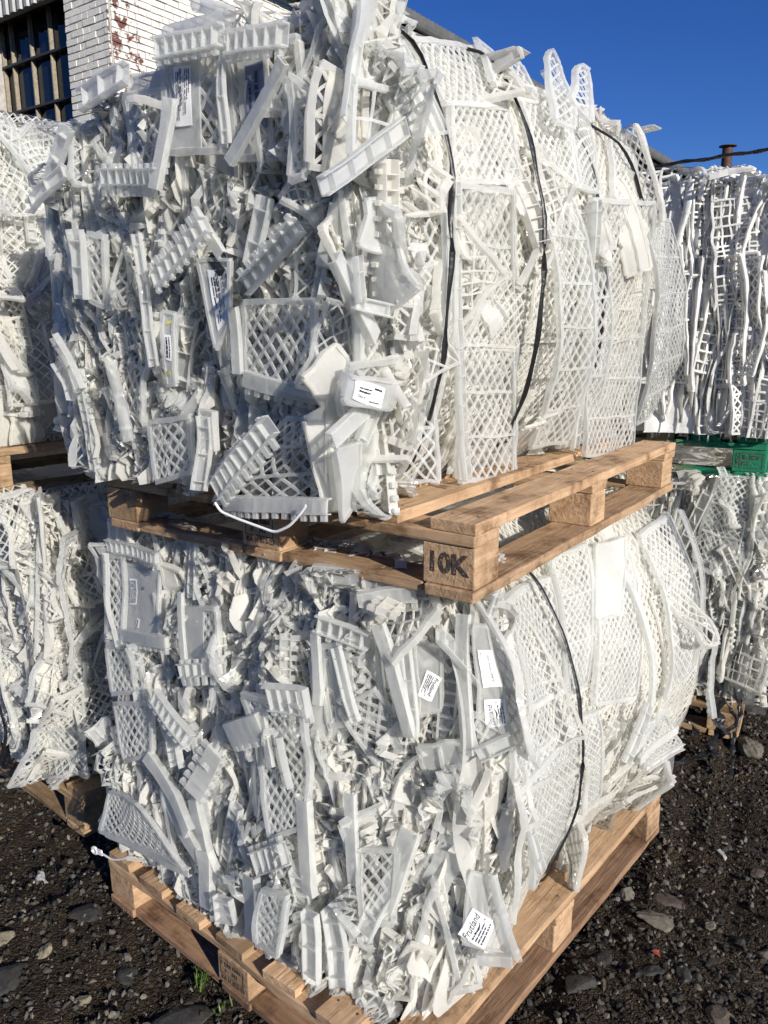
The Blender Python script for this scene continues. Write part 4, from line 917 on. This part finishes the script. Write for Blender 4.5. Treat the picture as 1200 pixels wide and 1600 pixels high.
# countless pebbles and chips
iv, if_ = ico(1); mb = MB(); N = 42000
x = np.where(grng.rand(N) < .62, grng.uniform(.15, 2.1, N), grng.uniform(-1.6, .1, N)); y = np.where(x > .1, 1.25 + 2.3*grng.rand(N)**1.2, 1.15 + 1.7*grng.rand(N))
pz = gz(np.stack([x, y, 0*x], 1))
sz = .0016 + .0075*grng.rand(N)**3.0
VV = []; CC = []
for k in range(N):
    q = grng.normal(size=(3, 3)); q, _ = np.linalg.qr(q); sc = sz[k]*np.array([1.25, 1, .65])*grng.uniform(.75, 1.3, 3)
    V = (iv*(1+.16*grng.normal(size=(len(iv), 1))))*sc @ q.T; VV.append(V + [x[k], y[k], pz[k]+sz[k]*.35])
tone = .015 + .13*grng.rand(N)**3.2; hue = grng.normal(size=(N, 1))*.06
c3 = np.stack([tone*1.06, tone*.95, tone*.80], 1)*(1+hue*np.array([[1, .2, -1]])); c3 = np.clip(c3, .01, .5)
nv = len(iv); cols = np.repeat(np.hstack([c3, np.ones((N, 1))]), nv, 0)
mb.add(np.concatenate(VV), (if_[None]+nv*np.arange(N)[:, None, None]).reshape(-1, 3), col=cols)
pb = mb.build('gravel', PEB); tag(pb, 'dark loose gravel and small stone chips spread over the yard', 'gravel', kind='stuff')
def hull_rock(name, xy, r, flat, col, seed, label, rot=0, lift=.12):
    rr = np.random.RandomState(seed); V, F = ico(3)
    pl = rr.normal(size=(11, 3)); pl /= np.linalg.norm(pl, axis=1)[:, None]; dd = rr.uniform(.55, .9, 11)
    for n, d in zip(pl, dd):
        s = V @ n; V = V - np.maximum(0, s-d)[:, None]*n
    V = V + noise3(rr, .7, .03)(V); V = V*np.array([1.3, .85, flat])*r
    o = MB().add(V, F).build(name, ROCK); zz = float(gz(np.array([[xy[0], xy[1], 0]]))[0])
    o.location = (xy[0], xy[1], zz + r*flat*lift); o.rotation_euler = (rr.normal()*.12, rr.normal()*.12, rot); o.color = (*col, 1)
    return tag(o, label, 'rock', 'loose rocks on the gravel')
G_, D_, B_ = (.125, .112, .09), (.034, .033, .031), (.075, .058, .045)
for a in [
 ((.69, 1.75), .040, .42, G_, 11, 'pale flat angular grey rock, largest on the gravel right of the front pallet', -.5),
 ((.655, 1.875), .030, .75, G_, 12, 'round pale rock right beside the base board of the front pallet', .4),
 ((.765, 1.85), .036, .35, B_, 13, 'long striped brown rock lying just behind the pale angular rock', -.25),
 ((.45, 1.555), .040, .30, D_, 14, 'broad dark slate rock in the bottom right, close under the front pallet edge', .3),
 ((.525, 1.63), .028, .45, D_, 15, 'upright dark slate chip between the broad slate rock and the pale rock', 1.2),
 ((.83, 1.74), .020, .6, G_, 16, 'small pale roundish stone to the right of the pale angular rock', 1.0),
 ((.95, 1.655), .034, .45, G_, 17, 'light rounded stone cut by the right edge of the photo', .2),
 ((.70, 1.585), .026, .4, D_, 18, 'dark grey oval stone below the reddish leaf', 1.4),
 ((.63, 1.585), .024, .35, D_, 19, 'dark thin stone just left of the dark grey oval stone', .1),
 ((.735, 1.46), .034, .45, B_, 20, 'brownish mottled stone at the bottom edge on the right', .3),
 ((1.33, 2.62), .050, .8, G_, 21, 'upright pale block of stone beside the black torn wrapping', 1.3),
 ((1.50, 2.95), .060, .35, D_, 22, 'dark flat stone far back at the right edge of the photo', .2),
 ((1.05, 1.95), .022, .4, B_, 23, 'small flat brown stone lying alone in the fine gravel on the right', .7),
 ((.93, 1.60), .036, .5, D_, 24, 'dark stone half out of the photo below the light rounded stone', 1.5),
 ((-.46, 1.48), .060, .28, D_, 25, 'large dark slate slab below the grass tufts at the bottom left', .2),
 ((-.84, 1.66), .022, .8, (.20, .18, .12), 26, 'small yellowish upright stone on the dark ground at left', 1.3),
 ((-.78, 1.79), .045, .25, D_, 27, 'dark flat slate beside the corner of the front pallet at left', .6),
 ((-.90, 1.56), .05, .3, D_, 28, 'dark slate slab at the left edge of the photo', .9),
 ((-.97, 1.70), .030, .6, (.17, .15, .11), 29, 'pale brown stone half cut by the left edge of the photo', .9),
 ((-.62, 1.60), .030, .3, D_, 30, 'dark thin slate piece midway between the slab and the front pallet corner', 2.0),
 ((-.70, 1.52), .018, .6, (.16, .14, .10), 31, 'small light pebble among the dark slates at the bottom left', .5),
]: hull_rock('rock', *a)
# red leaf, plastic scraps, grass
LEAF = plain('dead_leaf', (.20, .035, .015), .7, var=.3); GRASS = plain('grass_blade', (.07, .12, .02), .5, var=.3, scale=40)
V, F = sheet(.03, .022, 6, 5, .0006); lrng = np.random.RandomState(3); V = crumple(lrng, .03, .022, 3, 1.2, .002, .02)(V); V[:, 1] *= 1-(V[:, 0]/.017)**2*.8
o = MB().add(V, F).build('dead_leaf', LEAF); o.location = (.655, 1.635, .006); o.rotation_euler = (.4, .3, .5); tag(o, 'small reddish dead leaf lying between the dark stones', 'leaf')
def scrap(xy, w, h, seed, label, rz):
    r = np.random.RandomState(seed); V, F = plate_panel(w, h, 0, rim=False); V = crumple(r, w, h, 3, 1.0, .003, .03)(V)
    o = MB().add(V, F).build('plastic_scrap', PLASTIC); zz = float(gz(np.array([[xy[0], xy[1], 0]]))[0]); o.location = (xy[0], xy[1], zz+.012); o.rotation_euler = (.5, .35, rz)
    tag(o, label, 'scrap', 'scraps of broken plastic on the ground')
scrap((-.98, 1.955), .018, .045, 41, 'white broken plastic splinter on the dark ground at the left edge', .4)
scrap((-.955, 1.93), .012, .035, 42, 'smaller white plastic splinter leaning on the other at left', 1.4)
scrap((.98, 2.02), .010, .028, 43, 'tiny white plastic chip in the fine gravel on the right', 1.0)
def tuft(xy, n, h, seed, label):
    r = np.random.RandomState(seed); mb = MB()
    for _ in range(n):
        a = r.uniform(0, 6.28); L = h*r.uniform(.5, 1); t = np.linspace(0, 1, 6); bend = r.uniform(.2, .8); d = np.array([math.cos(a), math.sin(a), 0]); p = np.cross(d, [0, 0, 1])
        c = np.array([r.normal()*.010, r.normal()*.010, 0]) + t[:, None]**1.6*d*L*bend + np.stack([0*t, 0*t, t*L*(1-.3*bend*t)], 1); wv = (.0016*(1-t**2)+.0002)[:, None]*p
        V = np.concatenate([c-wv, c+wv]); j = np.arange(5); mb.add(V, np.stack([j, j+1, j+7, j+6], 1))
    o = mb.build('grass_tuft', GRASS); o.location = (xy[0], xy[1], -.012); tag(o, label, 'grass', 'tufts of grass by the front pallet')
tuft((-.435, 1.565), 30, .045, 1, 'bright green grass tuft growing beside the base board of the front pallet')
tuft((-.365, 1.50), 12, .030, 2, 'smaller sparse grass tuft nearer the bottom edge of the photo')

# ------------------------------------------------------------------ building
BY = .62; D9 = Vector(rt)*((173-600)/1237.7) - Vector(up)*((60-800)/1237.7) + fwd; CB = Vector((0, 0, CAM_H)) + D9*9.0
broot = empty('brick_building', (CB.x, CB.y, 0), -BY)
tag(broot, 'white painted brick warehouse with a barred window, gutter and corrugated roof behind the bales', 'building')
def brick_mat():
    m, t, b = mat('painted_brick'); tc = node(t, 'ShaderNodeTexCoord')
    n = node(t, 'ShaderNodeTexNoise', Scale=9.0, Detail=8.0, Roughness=.7); t.links.new(tc.outputs['Object'], n.inputs[0])
    n2 = node(t, 'ShaderNodeTexNoise', Scale=60.0, Detail=4.0); t.links.new(tc.outputs['Object'], n2.inputs[0])
    base = ramp(t, n2.outputs[0], [(.3, (.55, .53, .48)), (.6, (.74, .72, .66))])
    sx = node(t, 'ShaderNodeSeparateXYZ'); t.links.new(tc.outputs['Object'], sx.inputs[0])
    mr = node(t, 'ShaderNodeMapRange'); mr.inputs[1].default_value = .15; mr.inputs[2].default_value = .95; mr.inputs[3].default_value = .12; mr.inputs[4].default_value = -.12
    t.links.new(sx.outputs['Y'], mr.inputs[0])
    mr2 = node(t, 'ShaderNodeMapRange'); mr2.inputs[1].default_value = -.06; mr2.inputs[2].default_value = 0.0; mr2.inputs[3].default_value = -.25; mr2.inputs[4].default_value = 0.0
    t.links.new(sx.outputs['X'], mr2.inputs[0])
    ad = node(t, 'ShaderNodeMath', operation='ADD'); t.links.new(n.outputs[0], ad.inputs[0]); t.links.new(mr.outputs[0], ad.inputs[1])
    ad2 = node(t, 'ShaderNodeMath', operation='ADD'); t.links.new(ad.outputs[0], ad2.inputs[0]); t.links.new(mr2.outputs[0], ad2.inputs[1])
    k = ramp(t, ad2.outputs[0], [(.60, (0, 0, 0)), (.64, (1, 1, 1))])
    c = mix(t, k.outputs[0], base.outputs[0], (.13, .045, .035)); t.links.new(c, b.inputs['Base Color']); b.inputs['Roughness'].default_value = .7
    bump(t, n2.outputs[0], .5, .006, b); return m
BR = brick_mat(); MORTAR = plain('grey_mortar', (.36, .34, .31), .9, var=.25, scale=12)
wl = MB()
def slab(mb, x0, x1, y0, y1, z0, z1, slot=0):
    V, F = box(((x0+x1)/2, (y0+y1)/2, (z0+z1)/2), ((x1-x0)/2, (y1-y0)/2, (z1-z0)/2)); mb.add(V, F, slot=slot)
slab(wl, -.81, -.0, .0, .35, 0, 6.2); slab(wl, -14, -2.42, .0, .35, 0, 6.2); slab(wl, -2.42, -.81, .0, .35, 0, 3.2); slab(wl, -.35, 0, .352, 42, 0, 6.2); slab(wl, -2.42, -.81, .0, .35, 5.44, 6.2)
slab(wl, -14, -.352, 41.6, 41.95, 0, 6.2); slab(wl, -14, -13.65, .352, 41.6, 0, 6.2)
wobj = wl.build('wall', MORTAR, broot)
br = np.random.RandomState(9); bm_ = MB()
def course(fn, u0, u1, z, flip):
    u = u0; k = flip
    while u < u1-.03:
        L = (.232 if (k % 2 == 0) else .108) if br.rand() < .85 else .16; L = min(L, u1-u); k += 1
        p = .010 + br.uniform(-.003, .004); hh = .0315+br.uniform(-.0015, .0015)
        c, h = fn(u+.005, u+L-.005, p, z, hh); V, F = box(c, h); V = V + br.normal(size=V.shape)*.0016; bm_.add(V, F); u += L
for k, z in enumerate(np.arange(3.9, 6.18, .0765)):
    course(lambda a, b, p, zz, hh: (((a+b)/2, -p+.01, zz), ((b-a)/2, .012+p*.5, hh)), -.81, -.002, z, k)
    course(lambda a, b, p, zz, hh: (((a+b)/2, -p+.01, zz), ((b-a)/2, .012+p*.5, hh)), -3.6, -2.42, z, k+1)
    course(lambda a, b, p, zz, hh: ((p-.01, (a+b)/2, zz), (.012+p*.5, (b-a)/2, hh)), .014, 5.6, z, k+1)
bm_.build('brickwork', BR, broot)
FRAMEW = plain('window_frame_wood', (.26, .22, .16), .6, var=.25, scale=30); GLASS = plain('dark_glass', (.008, .010, .014), .06)
DARKW = plain('dark_steel', (.03, .03, .03), .5)
wf = MB()
for X in (-2.42+.02, -2.18, -1.75, -1.33, -.825): slab(wf, X-.010, X+.010, .10, .155, 3.2, 5.44)
win = wf.build('window', FRAMEW, broot)
wb = MB()
for z in (5.40, 4.86, 4.30, 3.74): slab(wb, -2.40, -.83, .085, .16, z-.014, z+.014)
wb.build('cross_bar', DARKW, win)
pn = MB(); slab(pn, -2.42, -.81, .165, .175, 3.2, 5.44); pn.build('pane', GLASS, win)
CLAD = plain('grey_metal_cladding', (.34, .34, .32), .55, var=.18, scale=8)
cl = MB(); xs = np.arange(-14, -.84, .0187); yo = -.13 + .014*np.sign(np.sin(xs*2*np.pi/.15)); P0 = np.stack([xs[:-1], yo[:-1], 0*xs[:-1]+5.31], 1); P1 = np.stack([xs[1:], yo[1:], 0*xs[1:]+5.31], 1)
V = np.concatenate([np.stack([xs, yo, 0*xs+5.31], 1), np.stack([xs, yo, 0*xs+6.9], 1)]); n = len(xs); j = np.arange(n-1); cl.add(V, np.stack([j, j+1, j+1+n, j+n], 1))
slab(cl, -14, -.86, -.10, -.002, 5.33, 6.9); cl.build('cladding', CLAD, broot)
ROOFM = plain('corrugated_roofing', (.10, .10, .10), .6, var=.3, scale=6); GUT = plain('grey_gutter', (.11, .11, .105), .5, var=.2, scale=5); SOF = plain('black_soffit', (.015, .014, .013), .8)  # soffit boards get one even near-black colour
ez = 6.36; rf = MB(); ys = np.arange(-.3, 44, .0225); zz = .022*np.sin(ys*2*np.pi/.135)
V = np.concatenate([np.stack([0*ys+.56, ys, ez+.06+zz], 1), np.stack([0*ys-7, ys, ez+.06+7.56*.16+zz], 1), np.stack([0*ys+.56, ys, ez+.035+zz], 1)]); n = len(ys); j = np.arange(n-1)
rf.add(V, np.stack([j, j+1, j+1+n, j+n], 1), np.stack([j+2*n, j+1+2*n, j+1, j], 1)); roof = rf.build('roof', ROOFM, broot)
gt = MB(); th = np.linspace(0, math.pi, 9); prof = [(.45+.085*(1-math.cos(a)), ez+.03-.20*math.sin(a)**.8) for a in th]
for (x0, z0), (x1, z1) in zip(prof[:-1], prof[1:]):
    gt.add(np.array([[x0, -.3, z0], [x1, -.3, z1], [x1, 44, z1], [x0, 44, z0]]), np.array([[0, 1, 2, 3]]))
for y in np.arange(.5, 44, 2.4): slab(gt, .44, .63, y-.012, y+.012, ez-.185, ez-.165)
gt.build('gutter', GUT, broot, smooth=True)
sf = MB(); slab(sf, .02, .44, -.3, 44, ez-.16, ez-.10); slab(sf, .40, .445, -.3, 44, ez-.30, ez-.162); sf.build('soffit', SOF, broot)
RUST = plain('rusty_steel', (.065, .032, .022), .75, var=.5, scale=7)
fl = MB(); cyl = lambda x, y, z0, z1, r, k=16: tube([(x, y, z0), (x, y, (z0+z1)/2), (x, y, z1)], r, k)
V, F = cyl(-1.0, 32.5, 6.4, 9.15, .22); fl.add(V, F); fo = fl.build('flue', RUST, broot, smooth=True)
cpb = MB(); V, F = tube([(-1, 32.5, 9.14), (-1, 32.5, 9.17), (-1, 32.5, 9.20), (-1, 32.5, 9.25)], np.array([.26, .37, .37, .10]), 18); cpb.add(V, F); cpb.build('flue_cap', RUST, fo)

# ------------------------------------------------------------------ pallets
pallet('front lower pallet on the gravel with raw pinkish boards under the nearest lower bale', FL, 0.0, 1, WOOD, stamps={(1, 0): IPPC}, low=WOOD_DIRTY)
pallet('front upper pallet stencilled 10K sitting on top of the nearest lower bale', FU, 1.017, 2, WOOD, stamps={(0, 0): K10, (1, 0): IPPC})
pallet('weathered pallet on the ground at far left under the left lower bale', FLL, 0.0, 3, WOOD_OLD)
pallet('weathered pallet at far left between the left lower and left upper bales', FLU, 1.02, 4, WOOD_OLD)
pallet('weathered pallet on the ground under the lower bale at back right', FR_, 0.0, 5, WOOD_OLD)
gp = at(FR_, .05, .05); GREENW = wood('green_painted_wood', (.20, .15, .08), (.42, .34, .21), green=(gp[0], gp[1], .98+.07))
pallet('pallet with green painted corner marked IL-18.5 HT under the upper bale at back right', FR_, .98, 6, GREENW, stamps={(0, 0): ILS})

# ------------------------------------------------------------------ bales
HU = [h for h in HEROES if h[1] == 'U']; HL = [h for h in HEROES if h[1] == 'L']
B = Bale('nearest upper bale of crushed clear white crates on the pallet stencilled 10K', FU[0], FU[1], aU, bU, 1.18, 1.26, 1.163, 2.015, 21)
B.drop = .34; B.core(); B.edges(); B.layers(3, bmin=-.02)
for h in HU: B.hero(h)
B.fill_left(110, 170, a_lo=.20, big=1.15); B.fill_right(10, 20, -.06, .05, kinds=(.25, .5, .2, .05)); B.fill_right(2, 10, .12, 1.36, kinds=(.7, .1, .2, .0), out=-.012); B.fill_right(0, 16, .08, 1.15, 1.72, 1.79, kinds=(.0, .25, .15, .6), out=.015); B.fill_right(0, 16, .0, 1.15, 1.175, 1.22, kinds=(.25, .3, .15, .3), out=.02); B.fill_left(0, 190, a_lo=.15, big=.62); B.fill_top(6, 40, lift=.02); B.finish()
B = Bale('nearest lower bale of crushed clear white crates on the front pallet on the gravel', FL[0], FL[1], aL, bL, 1.06, 1.30, .146, 1.012, 22)
B.core(); B.edges(); B.layers(3, bmin=.26)
for h in HL: B.hero(h)
B.fill_left(120, 190, a_lo=.02, big=1.12); B.fill_right(4, 10, .27, .34, zlo=.45); B.fill_right(2, 10, .4, 1.36, kinds=(.7, .1, .2, .0), out=-.012); B.fill_right(0, 14, .72, 1.12, .16, .22, kinds=(.3, .3, .15, .25), out=.02); B.fill_left(0, 200, a_lo=.02, big=.62); B.fill_top(6, 60); B.finish()
c0 = lambda b, z: .06 + .10*np.minimum(1.3, ((z-.58)/.42)**2) + 0*b
B = Bale('left lower bale of crushed crates standing on the weathered pallet on the ground', FLL[0], FLL[1], c0, lambda a, z: -.05 + 0*a + 0*z + .05*np.abs((z-.55)/.42)**2, 1.0, 1.2, .146, 1.014, 23)
B.core(); B.edges(step=.04); B.layers(2, bmin=-.03); B.fill_left(14, 50, a_hi=.5); B.fill_right(40, 60, -.04, .42, out=.02, kinds=(.42, .14, .34, .06, .04)); B.fill_tall(.0, .3, .05, [(.18, .6), (.55, 1.0)]); B.fill_top(3, 25)
B.strap([(-.14, -.02+.0, 1.0), (-.22, -.075, .9), (-.26, -.10, .7), (-.27, -.11, .5), (-.25, -.09, .3)]); B.finish()
c1 = lambda b, z: -.02 + .06*np.minimum(1.3, ((z-1.6)/.44)**2) + 0*b
B = Bale('left upper bale of crushed crates, mostly hidden behind the nearest upper bale', FLU[0], FLU[1], c1, lambda a, z: .02 + 0*a + 0*z, 1.0, 1.2, 1.166, 2.06, 24)
B.core(); B.edges(step=.05); B.layers(2, bmin=.03); B.fill_right(26, 40, .03, .5, kinds=(.6, .15, .22, .03), out=.015); B.fill_left(6, 25, a_hi=.4); B.fill_top(6, 30, lift=.02)
B.finish()
cr0 = lambda b, z: -.06 + .05*((z-.55)/.42)**2 + 0*b
B = Bale('lower bale of crushed crates at back right below the green pallet', FR_[0], FR_[1], cr0, lambda a, z: -.05 + .05*((z-.6)/.42)**2 + 0*a, .95, 1.15, .146, .975, 25)
B.core(); B.edges(step=.032); B.fill_left(45, 110, a_lo=-.05, a_hi=.6, big=1.15, kinds=(.2, .2, .3, .05, .25)); B.fill_tall(-.06, .5, .05, [(.2, .6), (.55, .95)]); B.fill_right(6, 20, 0, .5); B.fill_top(4, 40); B.finish()
cr1 = lambda b, z: -.10 + 0*z + 0*b
B = Bale('upper bale of opaque white grid crates at back right on the green pallet', FR_[0], FR_[1], cr1, lambda a, z: -.02 - .03*np.cos((z-1.55)/.45*1.5) + 0*a, .95, 1.15, 1.126, 1.97, 26, PLASTIC_W, True)
B.tilt = .16; B.core(dleft=.022); B.edges(step=.013, jit=.02)
B.fill_tall(-.10, .66, .019, [(1.13, 1.50), (1.48, 1.97), (1.3, 1.72)]); B.fill_top(8, 40, lift=.03)
B.strap([(-.52, -.03, 2.01), (-.36, -.05, 2.015), (-.22, -.06, 2.02), (-.02, -.08, 2.03), (.14, -.10, 2.05)], r=.011, wrap=False); B.finish()
# black torn wrapping under the back right pallet
wr = np.random.RandomState(8); mb = MB()
for k in range(9):
    a0 = wr.uniform(.0, .5); p = [np.array([*at(FR_, a0, -.06), wr.uniform(.16, .24)])]
    for q in range(5): p.append(p[-1] + np.array([wr.normal()*.05, wr.normal()*.03-.02, -.045]))
    P = smoothline(p, 24); P[:, 2] = np.maximum(P[:, 2], .004); V, F = tube(P, wr.uniform(.006, .014)*(1+.4*np.sin(np.arange(24)*.9+k)), 7, squash=.4); V += noise3(wr, .03, .003)(V); mb.add(V, F)
o = mb.build('torn_wrap', STRAP); tag(o, 'torn black plastic wrapping hanging down to the gravel under the back right bale', 'wrapping')
